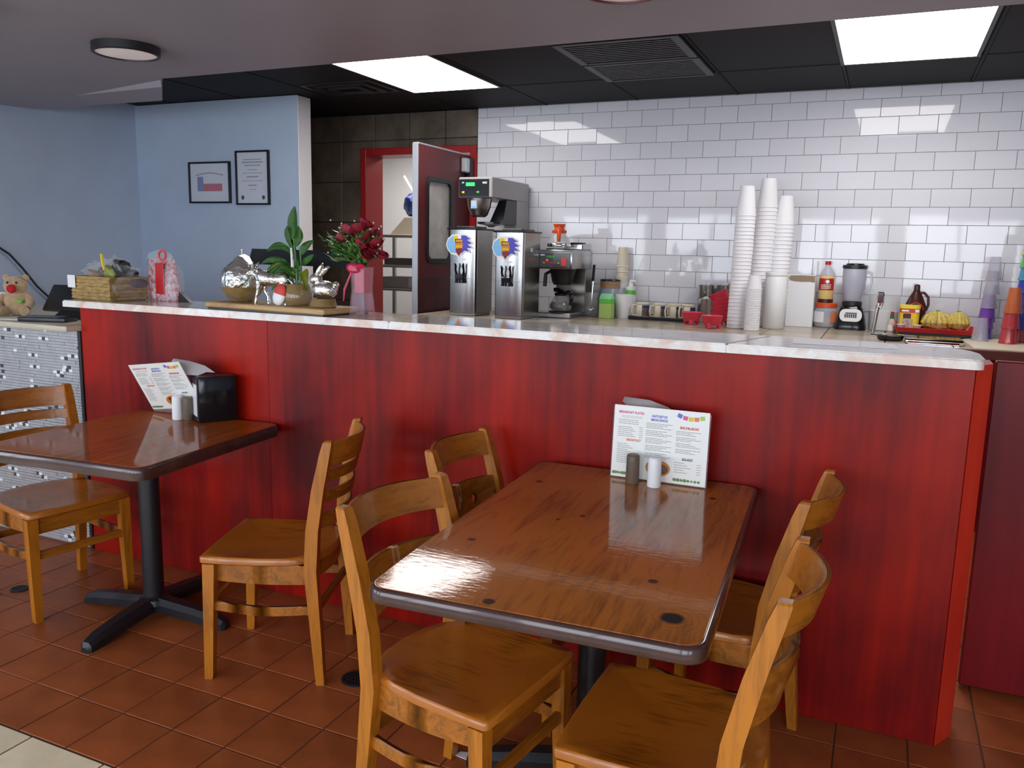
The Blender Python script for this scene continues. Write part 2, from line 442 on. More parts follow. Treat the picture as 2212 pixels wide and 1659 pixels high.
def box(bm, x0, x1, y0, y1, z0, z1, bev=0.0, seg=1, Mx=None):
    p = [Vector(q) for q in ((x0, y0, z0), (x1, y0, z0), (x1, y1, z0), (x0, y1, z0), (x0, y0, z1), (x1, y0, z1), (x1, y1, z1), (x0, y1, z1))]
    if Mx is not None:
        p = [Mx @ q for q in p]
    v = hexa(bm, p)
    if bev:
        es = list({e for q in v for e in q.link_edges})
        bmesh.ops.bevel(bm, geom=es, offset=bev, segments=seg, affect='EDGES', profile=0.5)


def cbox(bm, c, s, bev=0.0, seg=1, Mx=None):
    box(bm, c[0] - s[0] / 2, c[0] + s[0] / 2, c[1] - s[1] / 2, c[1] + s[1] / 2, c[2] - s[2] / 2, c[2] + s[2] / 2, bev, seg, Mx)


def lathe(bm, prof, seg=24, Mx=None, c=(0, 0, 0), sx=1.0, sy=1.0):
    rings = []
    for r, z in prof:
        if r < 1e-5:
            q = Vector((c[0], c[1], c[2] + z))
            rings.append([bm.verts.new(Mx @ q if Mx else q)])
        else:
            ring = []
            for i in range(seg):
                a = 2 * pi * i / seg
                q = Vector((c[0] + r * cos(a) * sx, c[1] + r * sin(a) * sy, c[2] + z))
                ring.append(bm.verts.new(Mx @ q if Mx else q))
            rings.append(ring)
    for a, b in zip(rings, rings[1:]):
        for i in range(seg):
            j = (i + 1) % seg
            if len(a) == 1 and len(b) == 1:
                continue
            if len(a) == 1:
                bm.faces.new((a[0], b[j], b[i]))
            elif len(b) == 1:
                bm.faces.new((a[i], a[j], b[0]))
            else:
                bm.faces.new((a[i], a[j], b[j], b[i]))
    if len(rings[0]) > 1:
        bm.faces.new(list(reversed(rings[0])))
    if len(rings[-1]) > 1:
        bm.faces.new(rings[-1])


def olathe(bm, prof, seg=24, Mx=None, c=(0, 0, 0)):
    """lathe without end caps (profile closes itself)"""
    rings = []
    for r, z in prof:
        ring = []
        for i in range(seg):
            a = 2 * pi * i / seg
            q = Vector((c[0] + r * cos(a), c[1] + r * sin(a), c[2] + z))
            ring.append(bm.verts.new(Mx @ q if Mx else q))
        rings.append(ring)
    for a, b in zip(rings, rings[1:]):
        for i in range(seg):
            j = (i + 1) % seg
            bm.faces.new((a[i], a[j], b[j], b[i]))


def tube(bm, pts, r, seg=8, flat=1.0):
    pts = [Vector(p) for p in pts]
    n = len(pts)
    rs = r if isinstance(r, (list, tuple)) else [r] * n
    up = Vector((0, 0, 1))
    rings = []
    prev = None
    for i, p in enumerate(pts):
        d = (pts[min(i + 1, n - 1)] - pts[max(i - 1, 0)])
        d.normalize()
        if prev is None:
            a = d.cross(up)
            if a.length < 1e-3:
                a = d.cross(Vector((1, 0, 0)))
        else:
            a = prev - d * prev.dot(d)
        a.normalize()
        prev = a
        b = d.cross(a)
        rings.append([bm.verts.new(p + (a * cos(2 * pi * k / seg) + b * sin(2 * pi * k / seg) * flat) * rs[i]) for k in range(seg)])
    for a, b in zip(rings, rings[1:]):
        for k in range(seg):
            j = (k + 1) % seg
            bm.faces.new((a[k], a[j], b[j], b[k]))
    bm.faces.new(list(reversed(rings[0])))
    bm.faces.new(rings[-1])


def prism(bm, poly, z0, z1, Mx=None):
    lo = [Vector((x, y, z0)) for x, y in poly]
    hi = [Vector((x, y, z1)) for x, y in poly]
    if Mx is not None:
        lo = [Mx @ q for q in lo]
        hi = [Mx @ q for q in hi]
    a = [bm.verts.new(q) for q in lo]
    b = [bm.verts.new(q) for q in hi]
    bm.faces.new(list(reversed(a)))
    bm.faces.new(b)
    n = len(poly)
    for i in range(n):
        j = (i + 1) % n
        bm.faces.new((a[i], a[j], b[j], b[i]))


def stack_sec(bm, secs):
    """closed solid through horizontal rectangular sections (x, y, z, hx, hy)"""
    rings = []
    for x, y, z, hx, hy in secs:
        rings.append([bm.verts.new((x + sx * hx, y + sy * hy, z)) for sx, sy in ((-1, -1), (1, -1), (1, 1), (-1, 1))])
    for a, b in zip(rings, rings[1:]):
        for k in range(4):
            j = (k + 1) % 4
            bm.faces.new((a[k], a[j], b[j], b[k]))
    bm.faces.new(list(reversed(rings[0])))
    bm.faces.new(rings[-1])


def clean(bm):
    """weld a chain of hexahedra into one shell: merge corners, drop the doubled inner faces"""
    bmesh.ops.remove_doubles(bm, verts=bm.verts[:], dist=1e-5)
    bm.verts.index_update()
    seen, kill = {}, set()
    for f in bm.faces:
        k = tuple(sorted(v.index for v in f.verts))
        if k in seen:
            kill.add(f)
            kill.add(seen[k])
        seen[k] = f
    bmesh.ops.delete(bm, geom=list(kill), context='FACES_ONLY')


def rrect(w, d, r, seg=5):
    out = []
    for cx, cy, a0 in ((w / 2 - r, d / 2 - r, 0), (-w / 2 + r, d / 2 - r, 90), (-w / 2 + r, -d / 2 + r, 180), (w / 2 - r, -d / 2 + r, 270)):
        for k in range(seg + 1):
            a = radians(a0 + 90 * k / seg)
            out.append((cx + r * cos(a), cy + r * sin(a)))
    return out


def blob(bm, c, s, sub=2, jit=0.0, Mx=None):
    res = bmesh.ops.create_icosphere(bm, subdivisions=sub, radius=1.0)
    for v in res['verts']:
        k = 1.0
        if jit:
            k += jit * noise.noise(v.co * 1.7 + Vector((c[0] * 9, c[1] * 9, c[2] * 9)))
        q = Vector((v.co.x * s[0] * k, v.co.y * s[1] * k, v.co.z * s[2] * k)) + Vector(c)
        v.co = Mx @ q if Mx else q


def finish(bm, smooth=None):
    bmesh.ops.recalc_face_normals(bm, faces=bm.faces[:])
    if smooth is not None:
        for f in bm.faces:
            f.smooth = True
        lim = radians(smooth)
        for e in bm.edges:
            if len(e.link_faces) == 2 and e.calc_face_angle(0) > lim:
                e.smooth = False


def obj(name, bm, m, parent=None, smooth=26, loc=None, rot=None):
    finish(bm, smooth)
    me = bpy.data.meshes.new(name)
    bm.to_mesh(me)
    bm.free()
    me.materials.append(M[m] if isinstance(m, str) else m)
    o = bpy.data.objects.new(name, me)
    COL.objects.link(o)
    if parent is not None:
        o.parent = parent
    if loc is not None:
        o.location = loc
    if rot is not None:
        o.rotation_euler = rot if isinstance(rot, (tuple, list)) else (0, 0, rot)
    return o


def tag(o, label=None, cat=None, group=None, kind=None):
    if label:
        o['label'] = label
    if cat:
        o['category'] = cat
    if group:
        o['group'] = group
    if kind:
        o['kind'] = kind
    return o


def thing(name, label, cat, loc=(0, 0, 0), rot=0.0, group=None):
    o = bpy.data.objects.new(name, None)
    o.empty_display_size = 0.1
    COL.objects.link(o)
    o.location = loc
    o.rotation_euler = rot if isinstance(rot, (tuple, list)) else (0, 0, rot)
    return tag(o, label, cat, group)


def struct(name, bm, m, label=None, parent=None, smooth=26):
    o = obj(name, bm, m, parent, smooth)
    if parent is None:
        o['kind'] = 'structure'
    if label:
        o['label'] = label
    return o


def copy_tree(o, parent=None):
    c = o.copy()
    COL.objects.link(c)
    c.parent = parent
    for ch in list(o.children):
        copy_tree(ch, c)
    return c


def piece(name, me, parent, loc, rot=(0, 0, 0)):
    o = bpy.data.objects.new(name, me)
    COL.objects.link(o)
    o.parent = parent
    o.location = loc
    o.rotation_euler = rot
    return o


def mesh_of(bm, name, m, smooth=26):
    finish(bm, smooth)
    me = bpy.data.meshes.new(name)
    bm.to_mesh(me)
    bm.free()
    me.materials.append(M[m])
    return me


def text(name, s, size, m, parent, Mx, align='CENTER', width=None, bold=0.0):
    cu = bpy.data.curves.new('letters', 'FONT')
    cu.body = s
    cu.size = size
    cu.align_x = align
    cu.align_y = 'CENTER'
    cu.extrude = 0.0002
    cu.offset = bold
    cu.resolution_u = 2
    t = bpy.data.objects.new('letters', cu)
    COL.objects.link(t)
    dg = bpy.context.evaluated_depsgraph_get()
    me = bpy.data.meshes.new_from_object(t.evaluated_get(dg))
    bpy.data.objects.remove(t)
    bpy.data.curves.remove(cu)
    if width:
        xs = [v.co.x for v in me.vertices]
        k = width / max(1e-6, max(xs) - min(xs))
        for v in me.vertices:
            v.co.x *= k
    me.transform(Mx)
    me.materials.clear()
    me.materials.append(M[m])
    o = bpy.data.objects.new(name, me)
    COL.objects.link(o)
    o.parent = parent
    return o


FRONT = Matrix.Rotation(pi / 2, 4, 'X')        # flat xy print -> upright, facing -y


def T(x, y, z):
    return Matrix.Translation((x, y, z))


def RZ(a):
    return Matrix.Rotation(a, 4, 'Z')


# ================================================================== setting
ZC, ZK = 2.36, 2.533          # dining ceiling, kitchen ceiling
BY = 2.622                    # front of the bar
WY = 5.936                    # tiled back wall
XL = -5.62

# ---- floor: a grout bed with terracotta tiles near the bar and beige ones in the aisle
bm = nb(); box(bm, XL - 0.1, 4.3, -3.6, 8.0, -0.10, -0.002)
floor = struct('floor', bm, 'floor_grout', 'terracotta tile floor with a beige tile aisle in front')
bm = nb(); box(bm, -0.0995, 0.0995, -0.0995, 0.0995, -0.012, 0, 0.0015)
ft = mesh_of(bm, 'terracotta_tile', 'terracotta')
X0F, Y0F, PF = -2.462, 1.475, 0.2035
rest = nb()
cnt = 0
for i in range(-16, 33):
    for j in range(0, 32):
        x, y = X0F + (i + 0.5) * PF, Y0F + (j + 0.5) * PF
        if x > 4.1 or y > 5.9 or x < XL + 0.1:
            continue
        dep = y
        infr = (-1.45 * y < x < 0.30 * y + 0.1) and y < 3.15
        if y > 2.65 and x < 0.1:
            infr = False
        if infr and cnt < 300:
            piece('terracotta_tile', ft, floor, (x, y, random.uniform(-0.0006, 0.0006)))
            cnt += 1
        else:
            box(rest, x - 0.0992, x + 0.0992, y - 0.0992, y + 0.0992, -0.012, 0)
o = obj('terracotta_tile', rest, 'terracotta', floor); o['kind'] = 'stuff'
bm = nb(); box(bm, -0.1475, 0.1475, -0.1475, 0.1475, -0.012, 0.0005, 0.003)
fb = mesh_of(bm, 'beige_tile', 'beige_tile')
rest = nb()
for i in range(-11, 21):
    for j in range(0, 16):
        x, y = -2.191 + (i + 0.5) * 0.3, Y0F - (j + 0.5) * 0.3 - 0.002
        if x < XL + 0.2 or x > 4.1:
            continue
        if j < 3 and -3.2 < x < 0.4:
            piece('beige_tile', fb, floor, (x, y, 0))
        else:
            box(rest, x - 0.1475, x + 0.1475, y - 0.1475, y + 0.1475, -0.012, 0.0005)
o = obj('beige_tile', rest, 'beige_tile', floor); o['kind'] = 'stuff'

# ---- walls
bm = nb()
ys_ = YR - 0.15
for (a, b, c, d) in LWINS:
    box(bm, XL - 0.12, XL, ys_, a, 0, 2.62)
    box(bm, XL - 0.12, XL, a, b, 0, c)
    box(bm, XL - 0.12, XL, a, b, d, 2.62)
    ys_ = b
box(bm, XL - 0.12, XL, ys_, 6.3, 0, 2.62)
struct('wall_left', bm, 'wall_grey', 'blue grey painted side wall')
bm = nb(); box(bm, XL, -4.0, 5.02, 5.16, 0, ZK)
part_w = struct('wall_partition', bm, 'wall_grey', 'blue grey partition wall carrying two framed papers')
bm = nb(); box(bm, -3.9995, -3.992, 5.016, 5.164, 0.0, ZK - 0.002, 0.003)
obj('lit_end_cap', bm, 'wall_white', part_w)  # white colour stands in for light on the partition's end face
bm = nb(); box(bm, 4.2, 4.32, YR - 0.15, 6.3, 0, 2.62)
struct('wall_right', bm, 'wall_grey', 'grey side wall out of frame')
# rear wall with shop windows
bm = nb()
xs = XL
for (a, b, c, d) in WINS:
    box(bm, xs, a, YR - 0.15, YR, 0, 2.62)
    box(bm, a, b, YR - 0.15, YR, 0, c)
    box(bm, a, b, YR - 0.15, YR, d, 2.62)
    xs = b
box(bm, xs, 4.2, YR - 0.15, YR, 0, 2.62)
struct('wall_rear', bm, 'wall_grey', 'front wall of the shop with large windows')
for i, (a, b, c, d) in enumerate(WINS):
    bm = nb()
    for q in ((a, a + 0.05, c, d), (b - 0.05, b, c, d), (a, b, c, c + 0.05), (a, b, d - 0.05, d), ((a + b) / 2 - 0.02, (a + b) / 2 + 0.02, c, d)):
        box(bm, q[0], q[1], YR - 0.11, YR - 0.05, q[2], q[3])
    struct('window_%d' % (i + 1), bm, 'window_frame', 'dark framed shop window')

for i, (a, b, c, d) in enumerate(LWINS):
    bm = nb()
    for q in ((a, a + 0.05, c, d), (b - 0.05, b, c, d), (a, b, c, c + 0.05), (a, b, d - 0.05, d), ((a + b) / 2 - 0.02, (a + b) / 2 + 0.02, c, d)):
        box(bm, XL - 0.09, XL - 0.04, q[0], q[1], q[2], q[3])
    struct('window_%d' % (i + 1 + len(WINS)), bm, 'window_frame', 'dark framed shop window in the side wall')

# back wall: stone tiled part with the doorway, white tiled part behind the counter
bm = nb()
TH = 0.24
box(bm, XL, -4.07, WY + 0.006, WY + TH - 0.01, 0, ZK)
box(bm, -4.07, -3.03, WY + 0.006, WY + TH - 0.01, 2.255, ZK)
wst = struct('wall_stone', bm, 'stone_grout', 'brown stone tiled wall around the doorway')
for i in range(-2, 4):
    for j in range(0, 8):
        x0, x1 = -4.268 + i * 0.331 + 0.003, -4.268 + (i + 1) * 0.331 - 0.003
        z1, z0 = 2.654 - j * 0.331 - 0.003, 2.654 - (j + 1) * 0.331 + 0.003
        z1 = min(z1, ZK)
        z0 = max(z0, 0.0)
        x1 = min(x1, -2.992)
        parts_ = [(x0, x1, z0, z1)]
        if x1 > -4.075:
            parts_ = []
            if z1 > 2.262:
                parts_.append((x0, x1, max(z0, 2.262), z1))
            if x0 < -4.09:
                parts_.append((x0, -4.076, z0, min(z1, 2.262)))
        for (a, b, c, d) in parts_:
            if b - a < 0.01 or d - c < 0.01:
                continue
            bm = nb(); box(bm, a, b, WY - 0.004, WY + 0.008, c, d, 0.0025)
            obj('stone_tile', bm, 'stone', wst)
bm = nb()
box(bm, -2.99, 4.2, WY + 0.004, WY + TH, 0, ZK + 0.05)
wt = struct('wall_back', bm, 'grout', 'white glazed subway tiled wall behind the counter')
PX, PZ, G = 0.2235, 0.1130, 0.0013
bm = nb(); box(bm, -PX / 2 + G, PX / 2 - G, -0.003, 0.006, -PZ / 2 + G, PZ / 2 - G, 0.0010, 1)
tile_me = mesh_of(bm, 'wall_tile', 'subway', None)
rest = nb()
ZL1 = 2.4634
for k in range(0, 14):
    z1 = ZL1 - (k - 1) * PZ
    z0 = z1 - PZ
    off = -2.910 - (0 if k % 2 == 0 else PX / 2)
    top = min(z1, ZK)
    n = -1
    while True:
        x0 = off + n * PX
        x1 = x0 + PX
        n += 1
        if x1 < -2.985:
            continue
        if x0 > 4.15:
            break
        a = max(x0, -2.99)
        if x0 > 0.95:
            box(rest, x0 + G, x1 - G, WY - 0.003, WY + 0.006, z0 + G, top - G)
        elif a > x0 + 0.002 or top < z1 - 0.002:
            bm = nb(); box(bm, a + G, x1 - G, WY - 0.003, WY + 0.006, z0 + G, top - (G if top == z1 else 0), 0.0015)
            obj('wall_tile', bm, 'subway', wt, None)
        else:
            piece('wall_tile', tile_me, wt, ((x0 + x1) / 2, WY, (z0 + z1) / 2), (random.gauss(0, 0.0022), 0, random.gauss(0, 0.0022)))
o = obj('wall_tile', rest, 'subway', wt); o['kind'] = 'stuff'

# ---- doorway and store room behind it
bm = nb()
box(bm, -4.075, -4.02, WY - 0.02, WY + TH, 0, 2.262, 0.004)
box(bm, -3.05, -2.993, WY - 0.02, WY + TH, 0, 2.262, 0.004)
box(bm, -4.02, -3.05, WY - 0.02, WY + TH, 2.205, 2.262, 0.004)
struct('door_frame', bm, 'frame_red', 'bright red door frame')
bm = nb()
box(bm, -5.2, -2.2, 7.75, 7.85, 0, 2.7)
box(bm, -5.3, -5.2, WY + TH, 7.85, 0, 2.7)
box(bm, -2.2, -2.1, WY + TH, 7.85, 0, 2.7)
box(bm, -5.3, -2.1, WY + TH, 7.85, 2.6, 2.7)
struct('wall_store_room', bm, 'wall_white', 'pale walls of the room behind the doorway')

door = thing('kitchen_door', 'open dark red swing door with a rounded window and metal edge', 'door', (-3.062, WY - 0.02, 0))
bm = nb()
# leaf plane x in [-0.022, 0.022], y from -0.80 to 0
zs = [0.02, 1.37, 1.95, 2.175]
ys = [-0.795, -0.665, -0.30, 0.0]
for a in range(3):
    for b in range(3):
        if a == 1 and b == 1:
            continue
        box(bm, -0.02, 0.02, ys[a], ys[a + 1], zs[b], zs[b + 1])
bmesh.ops.remove_doubles(bm, verts=bm.verts[:], dist=1e-5)
obj('door_leaf', bm, 'door_red', door)
bm = nb()
box(bm, -0.023, 0.023, -0.805, -0.795, 0.02, 2.18, 0.002)
box(bm, -0.023, 0.023, -0.795, 0.0, 2.175, 2.187, 0.002)
obj('edge_strip', bm, 'metal_edge', door)
MY = Matrix(((0, 0, 1, 0), (1, 0, 0, 0), (0, 1, 0, 0), (0, 0, 0, 1)))   # xy plan -> yz plane, extrude along x
for sx in (1,):
    outer, inner = rrect(0.40, 0.62, 0.06, 5), rrect(0.335, 0.555, 0.045, 5)
    bm = nb()
    n = len(outer)
    for zz in (-0.027, 0.027):
        pass
    A = [[bm.verts.new(MY @ Vector((x - 0.4825, y + 1.66, z))) for x, y in poly] for poly, z in ((outer, -0.027), (outer, 0.027), (inner, 0.027), (inner, -0.027))]
    for q in range(4):
        for i in range(n):
            j = (i + 1) % n
            bm.faces.new((A[q][i], A[q][j], A[(q + 1) % 4][j], A[(q + 1) % 4][i]))
    obj('window_gasket', bm, 'black_plastic', door)
bm = nb(); prism(bm, [(x - 0.4825, y + 1.66) for x, y in rrect(0.34, 0.56, 0.045, 5)], -0.004, 0.004, MY)
obj('window_pane', bm, mat('hazy_door_pane', (0.56, 0.53, 0.50), 0.35, var=0.35, vscale=4), door)
bm = nb(); box(bm, 0.02, 0.024, -0.785, -0.03, 0.10, 1.25, 0.001)
obj('kick_plate', bm, mat('worn_dark_kick_plate', (0.085, 0.016, 0.020), 0.35, 0.2, var=0.5, vscale=4), door)
bm = nb(); box(bm, 0.02, 0.065, -0.16, -0.09, 2.04, 2.15, 0.008)
obj('door_closer', bm, 'metal_edge', door)
bm = nb(); box(bm, 0.02, 0.055, -0.07, -0.01, 1.98, 2.16, 0.004)
obj('hinge_plate', bm, 'black_metal', door)

rack = thing('storage_rack', 'steel rack with shelves seen through the open doorway', 'rack', (-4.52, 6.75, 0))
for dx in (0.0, 0.75):
    for dy in (0.0, 0.4):
        bm = nb(); box(bm, dx - 0.015, dx + 0.015, dy - 0.015, dy + 0.015, 0, 1.62); obj('post', bm, 'steel_dark', rack)
for z in (0.55, 1.07, 1.29, 1.574):
    bm = nb(); box(bm, -0.02, 0.77, -0.02, 0.42, z - 0.02, z + 0.005, 0.004); obj('shelf', bm, 'steel_light', rack)
bm = nb(); box(bm, -4.42, -4.12, 6.77, 7.05, 1.0755, 1.18, 0.006)
tag(obj('storage_box', bm, 'steel_light'), 'dull grey tub on the lower shelf behind the doorway', 'tub')
bm = nb(); box(bm, -4.40, -4.0, 6.77, 7.1, 1.2955, 1.36, 0.006)
tag(obj('metal_pan', bm, 'steel'), 'metal pan on the middle shelf behind the doorway', 'pan')
bm = nb(); blob(bm, (-4.16, 6.92, 1.86), (0.10, 0.08, 0.115), 3, 0.25)
tag(obj('blue_bag', bm, 'blue', loc=(0, 0, 0)), 'dark blue bag on a pale box seen through the doorway', 'bag')
bm = nb(); prism(bm, [(-4.36, 1.580), (-3.9, 1.580), (-3.9, 1.74), (-4.20, 1.74)], 0, 0.28, T(0, 7.1, 0) @ FRONT)
tag(obj('sloped_carton', bm, 'cream'), 'pale sloping carton on the top shelf behind the doorway', 'carton')
bm = nb(); tube(bm, [(-4.50, 7.3, 2.17), (-4.395, 7.3, 2.02)], 0.010, 8)
tag(obj('white_rod', bm, mat('lit_tube', (0.9, 0.9, 0.9), 0.4, emit=(1, 1, 1), estr=1.2)), 'short bright white tube lamp beyond the doorway', 'lamp')

# ---- ceilings
bm = nb()
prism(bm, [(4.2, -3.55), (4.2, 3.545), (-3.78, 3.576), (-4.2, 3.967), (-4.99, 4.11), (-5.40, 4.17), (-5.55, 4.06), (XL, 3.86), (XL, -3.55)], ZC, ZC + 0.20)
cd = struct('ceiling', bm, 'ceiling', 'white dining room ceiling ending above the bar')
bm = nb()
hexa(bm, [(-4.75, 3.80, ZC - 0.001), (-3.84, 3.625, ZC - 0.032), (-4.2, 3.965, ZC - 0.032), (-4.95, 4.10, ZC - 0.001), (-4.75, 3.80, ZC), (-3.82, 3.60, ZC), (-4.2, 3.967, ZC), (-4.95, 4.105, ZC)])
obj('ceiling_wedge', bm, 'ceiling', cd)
bm = nb(); box(bm, XL, 4.2, 3.5, WY + 0.3, ZK + 0.012, ZK + 0.08)
ck = struct('ceiling_kitchen', bm, 'black_ceiling', 'black painted panel ceiling over the kitchen counter')
GX = [-0.32 + 0.70 * k for k in range(-8, 7)]
GYS = [3.30, 3.80, 5.20, WY]
LIGHTS = {(-3.12, 3.80), (-0.32, 3.80)}
for i in range(len(GX) - 1):
    for j in range(len(GYS) - 1):
        x0, x1, y0, y1 = GX[i], GX[i + 1], GYS[j], GYS[j + 1]
        if y0 < 3.5:
            y0 = 3.5
        if any(abs(x0 - a) < 0.01 and abs(GYS[j] - b) < 0.01 for a, b in LIGHTS):
            continue
        if abs(x0 + 1.72) < 0.01 and j == 1:
            y1 = 4.20
        x0, x1 = max(x0, XL), min(x1, 4.2)
        if x1 - x0 < 0.05:
            continue
        bm = nb(); box(bm, x0 + 0.012, x1 - 0.012, y0 + 0.012, y1 - 0.012, ZK + 0.004, ZK + 0.014)
        obj('ceiling_panel', bm, 'black_ceiling', ck)
bm = nb()
for x in GX:
    if XL < x < 4.2:
        box(bm, x - 0.008, x + 0.008, 3.5, WY, ZK + 0.001, ZK + 0.006)
for y in GYS[1:3]:
    box(bm, XL, 4.2, y - 0.008, y + 0.008, ZK + 0.001, ZK + 0.006)
obj('ceiling_grid', bm, 'black_ceiling', ck)

lab = ['bright rectangular ceiling panel light above the tea urns', 'bright rectangular ceiling panel light above the blender and cups']
for n, (x0, y0) in enumerate(sorted(LIGHTS)):
    t = thing('panel_light', lab[n], 'ceiling light', (x0 + 0.335, 4.5, ZK), 0, 'kitchen ceiling panel lights')
    bm = nb()
    for q in ((-0.345, -0.325, -0.70, 0.70), (0.325, 0.345, -0.70, 0.70), (-0.325, 0.325, -0.70, -0.68), (-0.325, 0.325, 0.68, 0.70)):
        box(bm, q[0], q[1], q[2], q[3], -0.006, 0.008)
    obj('frame', bm, 'grey_metal', t)
    bm = nb(); box(bm, -0.326, 0.326, -0.681, 0.681, -0.005, 0.006); obj('diffuser', bm, 'led', t)

vlab = ['black louvred air grille in the black ceiling, nearer the bar', 'black louvred air grille in the black ceiling, nearer the tiled wall']
for n, (y0, y1) in enumerate(((4.215, 4.70), (4.72, 5.19))):
    t = thing('air_grille', vlab[n], 'vent', (-1.37, (y0 + y1) / 2, ZK), 0, 'black ceiling air grilles')
    d = (y1 - y0) / 2
    bm = nb()
    for q in ((-0.335, -0.29, -d, d), (0.29, 0.335, -d, d), (-0.29, 0.29, -d, -d + 0.03), (-0.29, 0.29, d - 0.03, d)):
        box(bm, q[0], q[1], q[2], q[3], -0.016, 0.008, 0.003)
    obj('frame', bm, 'grey_metal', t)
    for k in range(11):
        y = -d + 0.052 + k * (2 * d - 0.104) / 10
        bm = nb(); hexa(bm, [(-0.29, y - 0.014, -0.012), (0.29, y - 0.014, -0.012), (0.29, y + 0.004, -0.012), (-0.29, y + 0.004, -0.012),
                             (-0.29, y + 0.010, 0.006), (0.29, y + 0.010, 0.006), (0.29, y + 0.013, 0.006), (-0.29, y + 0.013, 0.006)])
        obj('slat', bm, 'vent_metal', t)
t = thing('ceiling_diffuser', 'black square air diffuser in the ceiling beside the partition', 'vent', (-3.47, 4.93, ZK))
bm = nb()
for k, (s, z) in enumerate(((0.29, -0.004), (0.21, -0.012), (0.13, -0.02))):
    for q in ((-s, -s + 0.03, -s, s), (s - 0.03, s, -s, s), (-s + 0.03, s - 0.03, -s, -s + 0.03), (-s + 0.03, s - 0.03, s - 0.03, s)):
        box(bm, q[0], q[1], q[2] * 0.66, q[3] * 0.66, z, z + 0.012)
obj('vane', bm, 'grey_metal', t)

for n, (x, y, rim, l) in enumerate(((-3.335, 2.945, 'black_metal', 'round flat ceiling lamp with a black rim, unlit, over the left tables'),
                                    (-0.885, 2.815, 'lamp_red_rim', 'round ceiling lamp with a dark red rim, cut by the top of the frame'),
                                    (-3.36, 2.085, 'lamp_red_rim', 'round ceiling lamp with a dark red rim in the top left corner'))):
    t = thing('round_lamp', l, 'ceiling light', (x, y, ZC), 0, 'round dining ceiling lamps')
    bm = nb(); olathe(bm, [(0.150, 0.0), (0.150, -0.036), (0.146, -0.040), (0.136, -0.040), (0.134, -0.030), (0.134, 0.0), (0.150, 0.0)], 40); obj('rim', bm, rim, t)
    bm = nb(); lathe(bm, [(0.134, -0.006), (0.134, -0.034), (0.10, -0.037), (0, -0.038)], 40); obj('diffuser', bm, 'lamp_off_glow', t)

# ================================================================== bar
bar = thing('bar_counter', 'long red stained bar front below the marble top', 'bar', (0, BY, 0))
XB0, XB1 = -3.342, 0.256
bm = nb(); box(bm, XB0, -2.2606, 0.0, 0.12, 0.0, 1.165, 0.002); obj('front_board', bm, 'bar_red', bar)
bm = nb(); box(bm, -2.260, XB1, 0.0, 0.12, 0.0, 1.165, 0.002); obj('front_board', bm, 'bar_red', bar)
bm = nb(); prism(bm, [(XB1 + 0.001, 0.0), (0.306, 0.088), (0.306, 0.19), (0.20, 0.19), (0.20, 0.121), (XB1 + 0.001, 0.121)], 0.0, 1.165)
obj('end_board', bm, 'bar_edge', bar)
bm = nb(); box(bm, XB0, 0.2, 0.121, 0.19, 0.0, 1.165); obj('back_board', bm, 'gate_red', bar)

# marble top in three slabs
top = thing('marble_countertop', 'long pale marble bar top with a rounded right end', 'counter top', (0, 0, 1.165))
Y0, Y1 = 2.520, 2.862
cuts = [-3.35, -1.62, -0.42, 0.268]
for i in range(3):
    a, b = cuts[i] + (0.0007 if i else 0), cuts[i + 1] - 0.0007
    if i == 0:
        poly = [(a + 0.03, Y0), (b, Y0), (b, Y1), (a, Y1), (a, Y0 + 0.03)]
    elif i == 1:
        poly = [(a, Y0), (b, Y0), (b + 0.09, Y1), (a, Y1)]
    else:
        poly = [(a, Y0), (b - 0.03, Y0)]
        poly += [(b - 0.03 + 0.03 * sin(k * pi / 12), Y0 + 0.03 - 0.03 * cos(k * pi / 12)) for k in range(1, 7)]
        poly += [(b - 0.15 + 0.15 * cos(k * pi / 16), Y1 - 0.17 + 0.17 * sin(k * pi / 16)) for k in range(0, 9)]
        poly += [(a + 0.09, Y1)]
    bm = nb(); prism(bm, poly, 0.0, 0.028)
    es = [e for e in bm.edges if all(abs(v.co.z - 0.028) < 1e-5 for v in e.verts)]
    bmesh.ops.bevel(bm, geom=es, offset=0.004, segments=2, affect='EDGES')
    o = obj('marble_slab', bm, 'marble', top)
    o.data.materials.append(M['marble_edge'])
    for p in o.data.polygons:
        if abs(p.normal.z) < 0.6:
            p.material_index = 1

bm = nb(); box(bm, 0.352, 2.6, 3.05, 3.09, 0.012, 1.138, 0.004)
t = thing('half_gate', 'dark red half height panel standing beyond the end of the bar', 'panel', (0, 0, 0))
obj('board', bm, 'gate_red', t)
bm = nb(); box(bm, 0.36, 2.6, 3.091, 3.13, 0.0, 1.12); obj('frame', bm, 'gate_red', t)

# paper sheets lying on the bar top
def paper(x, y, w, d, rot, z, label):
    bm = nb(); prism(bm, [(-w / 2, -d / 2), (w / 2, -d / 2), (w / 2, d * 0.1), (w * 0.38, d / 2), (-w / 2, d / 2)], 0.0, 0.0008)
    tag(obj('paper_sheet', bm, 'glossy_paper', loc=(x, y, z), rot=rot), label, 'paper', 'paper sheets on the bar top')


paper(-0.10, 2.755, 0.30, 0.19, 0.08, 1.1936, 'white paper sheet lying on the rounded end of the bar top')

